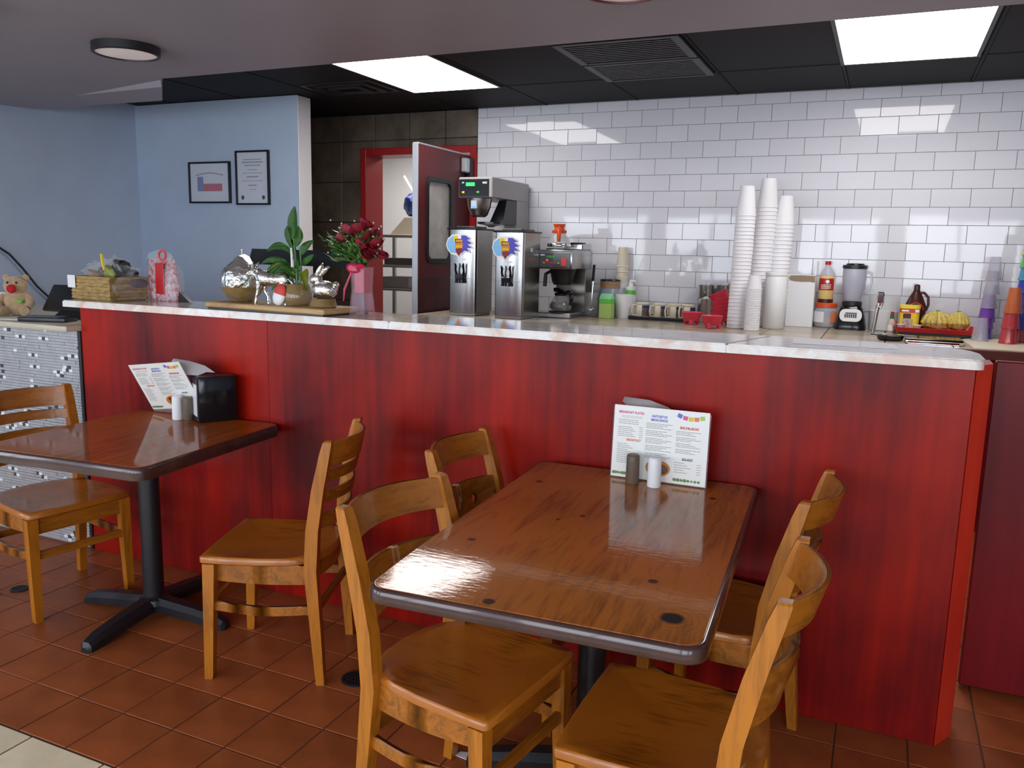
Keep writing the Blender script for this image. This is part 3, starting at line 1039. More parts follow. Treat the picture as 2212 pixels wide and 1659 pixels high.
# ================================================================== back counter
bc = thing('back_counter', 'beige tiled work counter with a red brown edge under the white tiled wall', 'counter', (0, 0, 0))
bm = nb(); box(bm, -2.985, 2.6, 4.925, WY - 0.004, 0.955, 0.992); obj('top_bed', bm, 'stone_grout', bc)
bm = nb(); box(bm, -2.99, 2.6, 4.905, 4.925, 0.945, 0.997, 0.003); obj('edge_trim', bm, 'wood_trim', bc)
for i in range(14):
    for j in range(3):
        x0, y0 = -2.985 + i * 0.335, 4.927 + j * 0.3355
        bm = nb(); box(bm, x0 + 0.002, x0 + 0.333, y0 + 0.002, min(y0 + 0.3335, WY - 0.004), 0.992, 1.0, 0.002)
        obj('counter_tile', bm, 'counter_tile', bc)
bm = nb(); box(bm, -2.97, 2.6, 4.96, 5.9, 0.0, 0.945); obj('cabinet', bm, 'gate_red', bc)

# ================================================================== left counter with mosaic front
lc = thing('mosaic_counter', 'counter with a silver strip mosaic front and cream top left of the bar', 'counter', (0, 0, 0))
bm = nb(); box(bm, XL + 0.02, -3.352, BY + 0.004, 3.30, 0.0, 1.045); obj('body', bm, 'mosaic_base', lc)
bm = nb(); box(bm, XL + 0.02, -3.353, 2.555, 3.36, 1.045, 1.072, 0.006, 2); obj('counter_top', bm, 'cream_slab', lc)
st, wh, dk = nb(), nb(), nb()
rows = 74
for r_ in range(rows):
    z0 = 0.012 + r_ * 0.01395
    z1 = z0 + 0.0118
    x = -4.75 + random.uniform(-0.15, 0)
    while x < -3.36:
        u = random.random()
        L_ = random.uniform(0.09, 0.26)
        xe = min(x + L_, -3.362)
        if xe - x > 0.01:
            box(st, x, xe - 0.002, BY + random.uniform(-0.0045, -0.002), BY + 0.006, z0, z1)
        x = xe
        if random.random() < 0.38 and x < -3.40:
            seq = random.choice(('d', 'wdw', 'wdw', 'dw', 'wd', 'w'))
            for q in seq:
                L2 = 0.020 if q == 'd' else 0.026
                box(dk if q == 'd' else wh, x, x + L2 - 0.002, BY - 0.006, BY + 0.006, z0, z1 + (0.004 if q == 'd' else 0.002))
                x += L2
        if xe >= -3.363:
            break
o = obj('mosaic_strip', st, 'mosaic', lc); o['kind'] = 'stuff'
o = obj('white_chip', wh, 'mosaic_white', lc); o['kind'] = 'stuff'
o = obj('dark_chip', dk, 'mosaic_dark', lc); o['kind'] = 'stuff'
bm = nb(); box(bm, -3.362, -3.344, BY - 0.008, BY + 0.05, 0.0, 1.044, 0.002); obj('corner_trim', bm, 'grey_metal', lc)

# ================================================================== chairs
POST = [(-0.205, 0.0, 0.014, 0.015), (-0.192, 0.20, 0.018, 0.017), (-0.178, 0.40, 0.021, 0.018), (-0.186, 0.54, 0.021, 0.018), (-0.207, 0.68, 0.020, 0.018), (-0.232, 0.80, 0.017, 0.017), (-0.240, 0.836, 0.014, 0.015), (-0.242, 0.841, 0.010, 0.011)]
PW = 0.187
POSTS = {'ladder': list(POST), 'diamond': [(x + d, z, a, b) for (x, z, a, b), d in zip(POST, (0.012, 0.020, 0.026, 0.022, 0.012, 0.004, 0.001, 0.0))]}


def post_x(z):
    for a, b in zip(POST, POST[1:]):
        if a[1] <= z <= b[1]:
            k = (z - a[1]) / (b[1] - a[1])
            return a[0] + k * (b[0] - a[0])
    return POST[-1][0]


def rail(bm, z0, z1, bow, th, diamonds=()):
    """curved back rail between the posts; diamonds = (t centre, half t, half height)"""
    ts = [i / 14 for i in range(15)]
    for c, h, _ in diamonds:
        ts += [c - h, c, c + h]
    keep = [v for c, h, _ in diamonds for v in (c - h, c, c + h)]
    ts = sorted(keep + [t for t in ts[:15] if all(abs(t - q) > 0.02 for q in keep)])
    zm = (z0 + z1) / 2

    def P(t, z, s):
        y = (t - 0.5) * 2 * (PW - 0.012)
        b = bow * (1 - (2 * t - 1) ** 2)
        slope = -b
        ny = bow * 4 * (2 * t - 1) / (2 * PW) * 0.5
        return (post_x(z) - b + s * th / 2, y + s * th / 2 * ny, z)

    def bounds(t):
        for c, h, hh in diamonds:
            if c - h - 1e-4 <= t <= c + h + 1e-4:
                return hh * (1 - abs(t - c) / h)
        return None
    for a, b in zip(ts, ts[1:]):
        m_ = (a + b) / 2
        hole = bounds(m_)
        spans = [((z0, z0), (z1, z1))] if not diamonds else [((z0, z0), (zm, zm)), ((zm, zm), (z1, z1))]
        if hole is not None:
            ha, hb = bounds(a) or 0, bounds(b) or 0
            spans = [((z0, z0), (zm - ha, zm - hb)), ((zm + ha, zm + hb), (z1, z1))]
        for (la, lb), (ua, ub) in spans:
            hexa(bm, [P(a, la, 1), P(b, lb, 1), P(b, lb, -1), P(a, la, -1), P(a, ua, 1), P(b, ub, 1), P(b, ub, -1), P(a, ua, -1)])
    clean(bm)


def build_chair(style, label):
    POST[:] = POSTS[style]
    t = thing('dining_chair', label, 'chair', group='wooden dining chairs')
    # seat: straight front, swelling sides, rounded back, dished top
    out = []
    for y in (-0.195, -0.1, 0, 0.1, 0.195):
        out.append((0.197 + 0.004 * (1 - (y / 0.195) ** 2), y))
    side = [(0.188, 0.204), (0.10, 0.207), (0.0, 0.205), (-0.08, 0.196), (-0.14, 0.178), (-0.185, 0.140), (-0.207, 0.08)]
    out += side + [(-0.214, 0.0)] + [(x, -y) for x, y in reversed(side)]
    bm = nb()
    zt = 0.437
    lay = [(0.96, zt - 0.028, 0), (1.0, zt - 0.022, 0), (1.0, zt - 0.006, 0), (0.975, zt, 0), (0.86, zt - 0.001, 0), (0.66, zt - 0.007, 0), (0.35, zt - 0.010, 0)]
    rings = [[bm.verts.new((x * s, y * s, z)) for x, y in out] for s, z, _ in lay]
    n = len(out)
    for a, b in zip(rings, rings[1:]):
        for i in range(n):
            j = (i + 1) % n
            bm.faces.new((a[i], a[j], b[j], b[i]))
    bm.faces.new(list(reversed(rings[0])))
    c = bm.verts.new((0, 0, zt - 0.010))
    for i in range(n):
        bm.faces.new((rings[-1][i], rings[-1][(i + 1) % n], c))
    obj('seat', bm, 'chair_seat', t, 50)
    for s in (-1, 1):
        bm = nb(); stack_sec(bm, [(0.180, s * 0.187, 0.0, 0.013, 0.013), (0.178, s * 0.186, 0.012, 0.0145, 0.0145), (0.166, s * 0.183, 0.40, 0.020, 0.020), (0.166, s * 0.183, 0.4095, 0.020, 0.020)])
        obj('front_leg', bm, 'chair_wood', t, 30)
        bm = nb(); stack_sec(bm, [(x, s * PW, z, hx, hy) for x, z, hx, hy in POST])
        obj('back_post', bm, 'chair_wood', t, 30)
    # aprons
    bm = nb(); box(bm, 0.158, 0.176, -0.164, 0.164, 0.345, 0.409); obj('apron', bm, 'chair_rail', t)
    for s in (-1, 1):
        bm = nb()
        for k in range(8):
            a, b = k / 8, (k + 1) / 8
            xa, xb = -0.165 + a * 0.318, -0.165 + b * 0.318
            ya, yb = s * (0.176 + 0.016 * sin(pi * a)), s * (0.176 + 0.016 * sin(pi * b))
            hexa(bm, [(xa, ya, 0.345), (xb, yb, 0.345), (xb, yb - s * 0.018, 0.345), (xa, ya - s * 0.018, 0.345), (xa, ya, 0.409), (xb, yb, 0.409), (xb, yb - s * 0.018, 0.409), (xa, ya - s * 0.018, 0.409)])
        clean(bm)
        obj('apron', bm, 'chair_rail', t)
        bm = nb()
        for k in range(8):
            a, b = k / 8, (k + 1) / 8
            xa, xb = -0.176 + a * 0.333, -0.176 + b * 0.333
            ya, yb = s * (0.183 + 0.012 * sin(pi * a)), s * (0.183 + 0.012 * sin(pi * b))
            za, zb = 0.246 - 0.008 * sin(pi * a), 0.246 - 0.008 * sin(pi * b)
            hexa(bm, [(xa, ya + s * 0.006, za), (xb, yb + s * 0.006, zb), (xb, yb - s * 0.012, zb), (xa, ya - s * 0.012, za), (xa, ya + s * 0.006, za + 0.028), (xb, yb + s * 0.006, zb + 0.028), (xb, yb - s * 0.012, zb + 0.028), (xa, ya - s * 0.012, za + 0.028)])
        clean(bm)
        obj('stretcher', bm, 'chair_rail', t)
    bm = nb()
    for k in range(8):
        a, b = k / 8, (k + 1) / 8
        ya, yb = -0.172 + a * 0.344, -0.172 + b * 0.344
        xa, xb = -0.178 - 0.028 * sin(pi * a), -0.178 - 0.028 * sin(pi * b)
        hexa(bm, [(xa, ya, 0.36), (xb, yb, 0.36), (xb + 0.018, yb, 0.36), (xa + 0.018, ya, 0.36), (xa, ya, 0.408), (xb, yb, 0.408), (xb + 0.018, yb, 0.408), (xa + 0.018, ya, 0.408)])
    clean(bm)
    obj('apron', bm, 'chair_rail', t)
    bm = nb(); box(bm, 0.162, 0.180, -0.17, 0.17, 0.245, 0.275, 0.002); obj('stretcher', bm, 'chair_rail', t)
    bm = nb(); box(bm, -0.199, -0.182, -0.172, 0.172, 0.245, 0.275, 0.002); obj('stretcher', bm, 'chair_rail', t)
    bm = nb(); rail(bm, 0.752, 0.832, 0.060, 0.019); obj('top_rail', bm, 'chair_rail', t, 40)
    if style == 'ladder':
        for z0, z1 in ((0.698, 0.736), (0.624, 0.662), (0.535, 0.586)):
            bm = nb(); rail(bm, z0, z1, 0.058, 0.015); obj('slat', bm, 'chair_rail', t, 40)
    else:
        bm = nb(); rail(bm, 0.552, 0.680, 0.056, 0.017, [(0.27, 0.055, 0.030), (0.5, 0.055, 0.036), (0.73, 0.055, 0.030)])
        obj('cutout_rail', bm, 'chair_rail', t, 40)
    return t


ch_l = build_chair('ladder', 'golden oak ladder back chair at the left table, cut by the left frame edge')
ch_l.location, ch_l.rotation_euler = (-3.005, 2.198, 0), (0, 0, radians(-10.6))
c2_ = copy_tree(ch_l)
c2_.location, c2_.rotation_euler = (-1.872, 2.20, 0), (0, 0, radians(200.4))
c2_['label'] = 'golden oak ladder back chair standing between the two tables, facing the left one'
ch_d = build_chair('diamond', 'oak chair under the front left corner of the right table, seat fully visible')
ch_d.location, ch_d.rotation_euler = (-0.872, 1.722, 0), (0, 0, radians(-8.7))
for (x, y, a, l) in ((-0.996, 2.349, 0.0, 'oak chair with diamond cutouts left of the right table, against the bar'),
                     (-0.354, 2.370, 174.3, 'oak chair right of the right table, the one nearer the bar'),
                     (-0.353, 1.680, 180.2, 'oak chair right of the right table, the one nearer the viewer')):
    c = copy_tree(ch_d)
    c.location, c.rotation_euler = (x, y, 0), (0, 0, radians(a))
    c['label'] = l

# ================================================================== tables


def table(label, loc, rot, w, d, topm, off=(0, 0), drop=0.0, leg_rot=0.0):
    t = thing('dining_table', label, 'table', loc, rot, 'varnished wooden dining tables')
    bm = nb(); prism(bm, rrect(w - 0.024, d - 0.024, 0.035, 6), 0.698, 0.740)
    es = [e for e in bm.edges if all(abs(v.co.z - 0.740) < 1e-5 for v in e.verts)]
    bmesh.ops.bevel(bm, geom=es, offset=0.0025, segments=1, affect='EDGES')

    def fall(bm_):
        # near edge sloped down, shaped so the top mirrors the ceiling panel's glare
        for v in bm_.verts:
            q = max(0.0, (-d / 2 + 0.34 - v.co.y) / 0.34)
            if v.co.z > 0.70:
                v.co.z -= drop * q * q
    for k in range(1, 16):
        bmesh.ops.bisect_plane(bm, geom=bm.verts[:] + bm.edges[:] + bm.faces[:], plane_co=(0, -d / 2 + 0.34 * k / 15, 0), plane_no=(0, 1, 0))
    fall(bm)
    obj('table_top', bm, topm, t)
    # bull-nosed rim around the boards
    P = rrect(w, d, 0.047, 6)
    I = rrect(w - 0.0245, d - 0.0245, 0.0348, 6)
    bm = nb()
    prof = [(0.0, 0.7385), (0.45, 0.739), (0.80, 0.733), (1.0, 0.722), (1.0, 0.708), (0.86, 0.696), (0.0, 0.694)]
    rings = [[bm.verts.new((i[0] + (p[0] - i[0]) * k, i[1] + (p[1] - i[1]) * k, z)) for p, i in zip(P, I)] for k, z in prof]
    rings.append(rings[0])
    n = len(P)
    for a, b in zip(rings, rings[1:]):
        for i in range(n):
            j = (i + 1) % n
            bm.faces.new((a[i], a[j], b[j], b[i]))
    fall(bm)
    obj('rim', bm, 'table_edge', t, 60)
    ox, oy = off
    bm = nb(); lathe(bm, [(0.062, 0.055), (0.056, 0.075), (0.0385, 0.085), (0.0385, 0.682)], 24, c=(ox, oy, 0)); obj('column', bm, 'iron', t)
    bm = nb(); box(bm, ox - 0.17, ox + 0.17, oy - 0.17, oy + 0.17, 0.682, 0.6935, 0.003); obj('top_plate', bm, 'iron', t)
    for k in range(4):
        a = k * pi / 2 + leg_rot
        d_ = Vector((cos(a), sin(a), 0)); s_ = Vector((-sin(a), cos(a), 0))
        R_ = 0.345
        bm = nb()
        rings = []
        for q, hw, zl, zh in ((0.0, 0.040, 0.03, 0.085), (0.06, 0.038, 0.03, 0.080), (0.20, 0.034, 0.018, 0.066), (0.29, 0.031, 0.006, 0.052), (0.335, 0.025, 0.0, 0.036), (R_, 0.014, 0.0, 0.020)):
            c_ = Vector((ox, oy, 0)) + d_ * q
            rings.append([bm.verts.new(c_ + s_ * (hw * sx) + Vector((0, 0, zz))) for sx, zz in ((-1, zl), (1, zl), (1, zl + (zh - zl) * 0.6), (0.55, zh), (-0.55, zh), (-1, zl + (zh - zl) * 0.6))])
        for A, B in zip(rings, rings[1:]):
            for i in range(6):
                bm.faces.new((A[i], A[(i + 1) % 6], B[(i + 1) % 6], B[i]))
        bm.faces.new(list(reversed(rings[0]))); bm.faces.new(rings[-1])
        obj('base_leg', bm, 'iron', t)
    return t


table('red brown varnished table carrying a menu and a black napkin box', (-2.512, 2.190, 0), radians(5), 0.735, 0.77, 'table_top_b', (-0.010, 0.045))
table('large varnished table with dark knots and an upright menu', (-0.640, 2.012, 0), radians(3), 0.735, 1.165, 'table_top', drop=0.0095, leg_rot=radians(11))

# ================================================================== things on the tables
TZ = 0.7405


def menu(label, corners=None, loc=None, rot=0.0):
    """printed sheet: local x to the right, z up, facing -y"""
    w, h = 0.303, 0.232
    t = thing('menu', label, 'menu', (0, 0, 0), 0, 'standing menus')
    if corners is not None:
        bl, br, tl = (Vector(c) for c in corners)
        ex = (br - bl).normalized()
        ez = (tl - bl)
        ez = (ez - ex * ez.dot(ex)).normalized()
        ey = ez.cross(ex)
        m_ = Matrix((ex, ey, ez)).transposed().to_4x4()
        m_.translation = (bl + br) / 2
        k = (br - bl).length / w
        t.matrix_world = m_ @ Matrix.Scale(k, 4)
    else:
        t.location = loc
        t.rotation_euler = rot if isinstance(rot, tuple) else (0, 0, rot)
    bm = nb(); box(bm, -w / 2, w / 2, -0.0008, 0.0008, 0.0, h); obj('sheet', bm, 'menu', t)
    Y = -0.0012

    def at(u, v):
        return (u - 0.5) * w, (1 - v) * h

    def word(s, u, v, wd, hgt, m, name='heading'):
        x, z = at(u, v)
        text(name, s, hgt, m, t, T(x, Y, z) @ FRONT, width=wd * w, bold=0.0004)
    word('BREAKFAST PLATES', 0.185, 0.095, 0.27, 0.0105, 'pink')
    word('ANTOJITOS', 0.485, 0.115, 0.165, 0.0105, 'print_blue')
    word('MEXICANOS', 0.485, 0.165, 0.175, 0.0105, 'print_blue')
    word('ENCHILADAS', 0.80, 0.235, 0.19, 0.0105, 'print_red')
    word('BREAKFAST', 0.225, 0.475, 0.155, 0.0105, 'print_orange')
    word('SALADS', 0.80, 0.66, 0.11, 0.0105, 'print_green')
    bm = nb()

    def line(u0, u1, v, th=0.0016):
        x0, z = at(u0, v)
        x1, _ = at(u1, v)
        x = x0
        while x < x1:
            q = min(x1, x + random.uniform(0.006, 0.016))
            box(bm, x, q - 0.0015, Y - 0.0001, Y + 0.0005, z - th / 2, z + th / 2)
            x = q
    for v in (0.145, 0.165):
        line(0.08, 0.31, v, 0.001)
    for k, v in enumerate((0.20, 0.225, 0.25)):
        line(0.05, 0.27, v)
    for k in range(6):
        line(0.05, 0.20 + 0.02 * (k % 3), 0.30 + k * 0.025)
        line(0.28, 0.32, 0.29 + k * 0.027)
    for k in range(11):
        line(0.05, 0.17 + 0.025 * (k % 3), 0.535 + k * 0.026)
    v = 0.215
    for blk in range(5):
        for k in range(4):
            line(0.35, 0.63 - 0.05 * ((k * 7 + blk) % 3), v)
            v += 0.021
        v += 0.018
    v = 0.285
    for blk in range(4):
        for k in range(3):
            line(0.67, 0.93 - 0.05 * ((k * 5 + blk) % 3), v)
            v += 0.022
        v += 0.016
    for k in range(5):
        line(0.67, 0.78 + 0.03 * (k % 3), 0.71 + k * 0.033)
        line(0.90, 0.95, 0.715 + k * 0.033)
    o = obj('text_lines', bm, 'ink', t); o['kind'] = 'stuff'
    for k, (m, dv) in enumerate((('print_blue', 0.0), ('pink', 0.025), ('yellow', 0.035), ('print_orange', 0.03), ('lime', 0.01))):
        x, z = at(0.695 + k * 0.058, 0.075 + dv)
        bm = nb()
        Mx = T(x, Y, z) @ FRONT @ RZ((0.35, 0.1, 0, -0.05, -0.2)[k] * -1)
        prism(bm, [(-0.0075, 0.007), (0.0075, 0.007), (0.0075, -0.005), (0.0045, -0.007), (0.0015, -0.005), (-0.0015, -0.007), (-0.0045, -0.005), (-0.0075, -0.006)], -0.0003, 0.0003, Mx)
        obj('bunting_flag', bm, m, t)
    # plate picture
    x, z = at(0.50, 0.82)
    bm = nb(); prism(bm, [(0.040 * cos(k * pi / 12), 0.026 * sin(k * pi / 12)) for k in range(24)], -0.0003, 0.0003, T(x, Y, z) @ FRONT); obj('plate_picture', bm, 'gold', t)
    bm = nb(); prism(bm, [(0.028 * cos(k * pi / 12) + 0.006, 0.016 * sin(k * pi / 12) - 0.002) for k in range(24)], 0.0003, 0.0006, T(x, Y, z) @ FRONT); obj('food_picture', bm, 'cream_dark', t)
    bm = nb(); prism(bm, [(-0.022, 0.004), (-0.002, 0.006), (-0.002, 0.018), (-0.022, 0.016)], 0.0005, 0.0008, T(x, Y, z) @ FRONT); obj('food_picture', bm, 'maroon', t)
    for (u0, u1, n) in ((0.03, 0.22, 9), (0.68, 0.93, 8)):
        for k in range(n):
            x, z = at(u0 + (u1 - u0) * k / (n - 1), 0.945)
            r_ = random.uniform(0.004, 0.0065)
            bm = nb()
            prism(bm, [(r_ * cos(q * pi / 4), r_ * 0.9 * sin(q * pi / 4)) for q in range(8)], -0.0003, 0.0003 + k * 1e-5, T(x, Y, z) @ FRONT)
            obj('cactus_print', bm, 'leaf_print', t)
    return t


mr_ = menu('white three column menu standing upright at the far end of the right table', loc=(-0.604, 2.496, TZ + 0.004), rot=(radians(-4), 0, radians(0.5)))
bm = nb(); box(bm, -0.155, 0.155, 0.0012, 0.0032, -0.003, 0.226); obj('clear_holder', bm, 'acrylic', mr_)
bm = nb(); box(bm, -0.155, 0.155, 0.0012, 0.045, -0.0035, -0.0010); obj('holder_foot', bm, 'acrylic', mr_)
ml = menu('white menu leaning in a clear holder on the left table', corners=((-2.803, 2.5235, 0.752), (-2.517, 2.520, 0.789), (-2.829, 2.430, 0.950)))
bm = nb(); box(bm, -0.153, 0.153, 0.0012, 0.0032, -0.006, 0.232); obj('clear_holder', bm, 'acrylic', ml)
bm = nb(); prism(bm, [(0.153, 0.0), (0.153, -0.05), (-0.153, -0.012), (-0.153, 0.0)], 0.0012, 0.0030, Matrix.Rotation(pi / 2, 4, 'X') @ Matrix.Scale(-1, 4, (0, 0, 1)))
obj('holder_foot', bm, 'acrylic', ml)


def shaker(m, loc, label, hgt=0.095):
    t = thing('shaker', label, 'shaker', loc, 0, 'salt and pepper shakers')
    bm = nb(); lathe(bm, [(0.0205, 0), (0.0215, 0.004), (0.0205, hgt * 0.78)], 20); obj('body', bm, m, t)
    bm = nb(); lathe(bm, [(0.0208, hgt * 0.782), (0.0200, hgt * 0.94), (0.016, hgt * 0.985), (0.0, hgt)], 20); obj('cap', bm, m, t)


shaker('pepper', (-0.672, 2.452, TZ), 'taupe pepper shaker in front of the menu on the right table')
shaker('salt', (-0.601, 2.446, TZ), 'white salt shaker in front of the menu on the right table')
shaker('salt', (-2.600, 2.462, TZ), 'white salt shaker in front of the menu on the left table', 0.100)
shaker('pepper', (-2.560, 2.478, TZ), 'brown pepper shaker in front of the menu on the left table', 0.096)


def napkin_box(label, loc, rot, nlabel, w=0.115, d=0.155, h=0.185):
    t = thing('napkin_holder', label, 'napkin holder', loc, rot, 'black napkin holders')
    bm = nb()
    box(bm, -w / 2, w / 2, -d / 2 + 0.004, d / 2, 0.0, h, 0.006, 2)
    obj('case', bm, 'black_gloss', t)
    bm = nb()
    for q in ((-w / 2 + 0.004, -w / 2 + 0.016, 0.006, h - 0.006), (w / 2 - 0.016, w / 2 - 0.004, 0.006, h - 0.006), (-w / 2 + 0.016, w / 2 - 0.016, h - 0.03, h - 0.006), (-w / 2 + 0.016, w / 2 - 0.016, 0.006, 0.02)):
        box(bm, q[0], q[1], -d / 2, -d / 2 + 0.005, q[2], q[3], 0.001)
    obj('face_plate', bm, 'grey_metal', t)
    bm = nb(); box(bm, -w / 2 + 0.018, w / 2 - 0.018, -d / 2 + 0.001, -d / 2 + 0.006, 0.022, h - 0.032); obj('napkin_stack', bm, 'paper', t)
    return t


napkin_box('black napkin box standing behind the menu on the left table', (-2.475, 2.538, TZ), radians(-32), '')
napkin_box('black napkin box mostly hidden behind the menu on the right table', (-0.60, 2.562, TZ), radians(0), '', 0.14, 0.075, 0.195)


def napkin(label, pts):
    """folded sheet: a strip of points (left, right) from tip to root"""
    bm = nb()
    rows_ = [[bm.verts.new(a), bm.verts.new((Vector(a) + Vector(b)) / 2 + Vector((0, 0, 0.008))), bm.verts.new(b)] for a, b in pts]
    for r0, r1 in zip(rows_, rows_[1:]):
        for k in range(2):
            bm.faces.new((r0[k], r0[k + 1], r1[k + 1], r1[k]))
    bmesh.ops.solidify(bm, geom=bm.faces[:], thickness=0.002)
    tag(obj('napkin', bm, 'paper', None, 60), label, 'napkin', 'napkins pulled from the holders')


napkin('white folded napkin poking up from the napkin box on the left table', [((-2.622, 2.462, 0.976), (-2.612, 2.475, 0.988)), ((-2.592, 2.455, 0.940), (-2.560, 2.495, 0.982)), ((-2.560, 2.462, 0.929), (-2.500, 2.520, 0.964)), ((-2.510, 2.490, 0.926), (-2.455, 2.530, 0.937))])
napkin('white folded napkin poking up behind the menu on the right table', [((-0.742, 2.545, 0.982), (-0.735, 2.562, 0.993)), ((-0.705, 2.535, 0.955), (-0.66, 2.575, 0.988)), ((-0.66, 2.538, 0.940), (-0.60, 2.580, 0.970)), ((-0.62, 2.545, 0.9365), (-0.555, 2.582, 0.940))])

# ================================================================== floor drains and a scrap
for (x, y, r_, l) in ((-1.525, 2.172, 0.052, 'round black floor drain grate between the two tables'), (-3.21, 2.150, 0.034, 'small round dark floor cover behind the left chair')):
    t = thing('floor_drain', l, 'drain', (x, y, 0.0), 0, 'floor drains')
    bm = nb(); olathe(bm, [(r_, 0.0005), (r_, 0.006), (r_ * 0.86, 0.006), (r_ * 0.86, 0.0005), (r_, 0.0005)], 28); obj('ring', bm, 'iron', t)
    bm = nb()
    for k in range(-3, 4):
        q = k * r_ * 0.24
        s = sqrt(max(0, (r_ * 0.86) ** 2 - q * q))
        box(bm, q - r_ * 0.05, q + r_ * 0.05, -s, s, 0.001, 0.005)
    for k in range(-2, 3):
        q = k * r_ * 0.34
        s = sqrt(max(0, (r_ * 0.86) ** 2 - q * q))
        box(bm, -s, s, q - r_ * 0.05, q + r_ * 0.05, 0.001, 0.0045)
    obj('grate', bm, 'iron', t)
    bm = nb(); lathe(bm, [(r_ * 0.87, 0.0006), (r_ * 0.87, 0.001), (0, 0.001)], 28); obj('pit', bm, mat('dark_pit', (0.006, 0.005, 0.005), 0.8), t)
bm = nb(); prism(bm, [(-0.02, -0.012), (0.018, -0.016), (0.022, 0.008), (0.004, 0.016), (-0.016, 0.010)], 0.001, 0.003)
tag(obj('paper_scrap', bm, 'paper', loc=(-1.0, 1.953, 0)), 'small white paper scrap on the floor under the right table', 'paper scrap')

# ================================================================== framed papers on the partition
PY = 5.02


def framed(label, x0, x1, z0, z1, name):
    t = thing('picture_frame', label, 'framed paper', ((x0 + x1) / 2, PY, (z0 + z1) / 2), 0, 'framed papers on the partition wall')
    w, h = (x1 - x0) / 2, (z1 - z0) / 2
    bm = nb()
    b = 0.014
    for q in ((-w, w, h - b, h), (-w, w, -h, -h + b), (-w, -w + b, -h + b, h - b), (w - b, w, -h + b, h - b)):
        box(bm, q[0], q[1], -0.022, 0, q[2], q[3], 0.002)
    obj('frame', bm, 'black_gloss', t)
    bm = nb(); box(bm, -w + b, w - b, -0.010, -0.002, -h + b, h - b); obj('sheet', bm, mat('certificate_paper', (0.62, 0.66, 0.74), 0.3), t)
    return t, w, h


t, w, h = framed('squarish black framed print with a faded blue and red motif', -5.058, -4.640, 1.765, 2.080, 'flag')
bm = nb(); box(bm, -0.125, -0.065, -0.0112, -0.0098, -0.065, 0.045); obj('blue_field', bm, mat('faded_blue_print', (0.22, 0.26, 0.46), 0.5), t)
bm = nb(); box(bm, -0.064, 0.125, -0.0112, -0.0098, -0.065, -0.008); obj('red_field', bm, mat('faded_red_print', (0.50, 0.17, 0.21), 0.5), t)
bm = nb()
for k in range(12):
    a = -0.14 + k * 0.0235
    box(bm, a, a + 0.017, -0.0112, -0.0098, 0.052 + 0.016 * sin(pi * k / 11), 0.062 + 0.016 * sin(pi * k / 11))
obj('arched_lettering', bm, 'ink', t)
t, w, h = framed('tall black framed certificate with lines of grey text, right of the square one', -4.583, -4.262, 1.752, 2.154, 'cert')
bm = nb()
for k, (ww, zz, th) in enumerate(((0.17, 0.135, 0.007), (0.20, 0.115, 0.010), (0.15, 0.092, 0.008), (0.09, 0.060, 0.005), (0.20, 0.035, 0.004), (0.11, 0.008, 0.009), (0.20, -0.022, 0.004), (0.08, -0.055, 0.008), (0.06, -0.085, 0.004))):
    x = -ww / 2
    while x < ww / 2:
        q = random.uniform(0.012, 0.03)
        box(bm, x, min(ww / 2, x + q) - 0.003, -0.0112, -0.0098, zz - th / 2, zz + th / 2)
        x += q
o = obj('text_lines', bm, 'ink', t); o['kind'] = 'stuff'
for sx in (-0.10, 0.10):
    bm = nb(); prism(bm, [(sx + 0.014 * cos(k * pi / 8), -0.145 + 0.016 * sin(k * pi / 8)) for k in range(16)], 0.0098, 0.0114, FRONT); obj('seal', bm, 'ink_dark', t)

# ================================================================== bar top: left group
BT = 1.1935


def bag_mesh(bm, c, s, seed, jit=0.25, sub=3):
    res = bmesh.ops.create_icosphere(bm, subdivisions=sub, radius=1.0)
    for v in res['verts']:
        k = 1 + jit * noise.noise(v.co * 3.1 + Vector((seed, seed * 2, 0))) + jit * 0.5 * noise.noise(v.co * 7 + Vector((seed, 0, 3)))
        v.co = Vector((v.co.x * s[0] * k + c[0], v.co.y * s[1] * k + c[1], max(v.co.z * s[2] * k + c[2], 0.001)))


t = thing('wicker_basket', 'straw wicker basket of wrapped goods on the left end of the bar top', 'basket', (-3.235, 2.700, BT), radians(-3))
bm = nb()
for k in range(7):                                # woven rows, each a wavy band
    z0 = 0.002 + k * 0.0148
    ring_o, ring_i = [], []
    n = 48
    P = rrect(0.285, 0.185, 0.02, 11)
    m_ = len(P)
    A = []
    for q, (dx, zz) in enumerate(((0.0, z0), (0.004, z0 + 0.007), (0.0, z0 + 0.0142), (-0.010, z0 + 0.0142), (-0.010, z0))):
        ring = []
        for i, (x, y) in enumerate(P):
            wv = 0.0022 * (1 if (i + k) % 2 else -1) if q < 3 else 0
            f = 1 + (dx + wv) / 0.16
            ring.append(bm.verts.new((x * (1 + (dx + wv) / 0.145), y * (1 + (dx + wv) / 0.095), zz)))
        A.append(ring)
    for a, b in zip(A, A[1:] + A[:1]):
        for i in range(m_):
            j = (i + 1) % m_
            bm.faces.new((a[i], a[j], b[j], b[i]))
obj('woven_side', bm, 'wicker', t, 60)
bm = nb(); prism(bm, rrect(0.275, 0.175, 0.02, 4), 0.0, 0.006); obj('bottom', bm, 'wicker', t)
bm = nb(); box(bm, -0.150, -0.098, -0.1025, -0.1005, 0.052, 0.108, 0.0005); obj('price_tag', bm, 'paper', t)
bm = nb(); bag_mesh(bm, (0.150, 0.0, 0.058), (0.030, 0.098, 0.056), 2.0, 0.2); obj('wrap', bm, 'bag', t, 20)
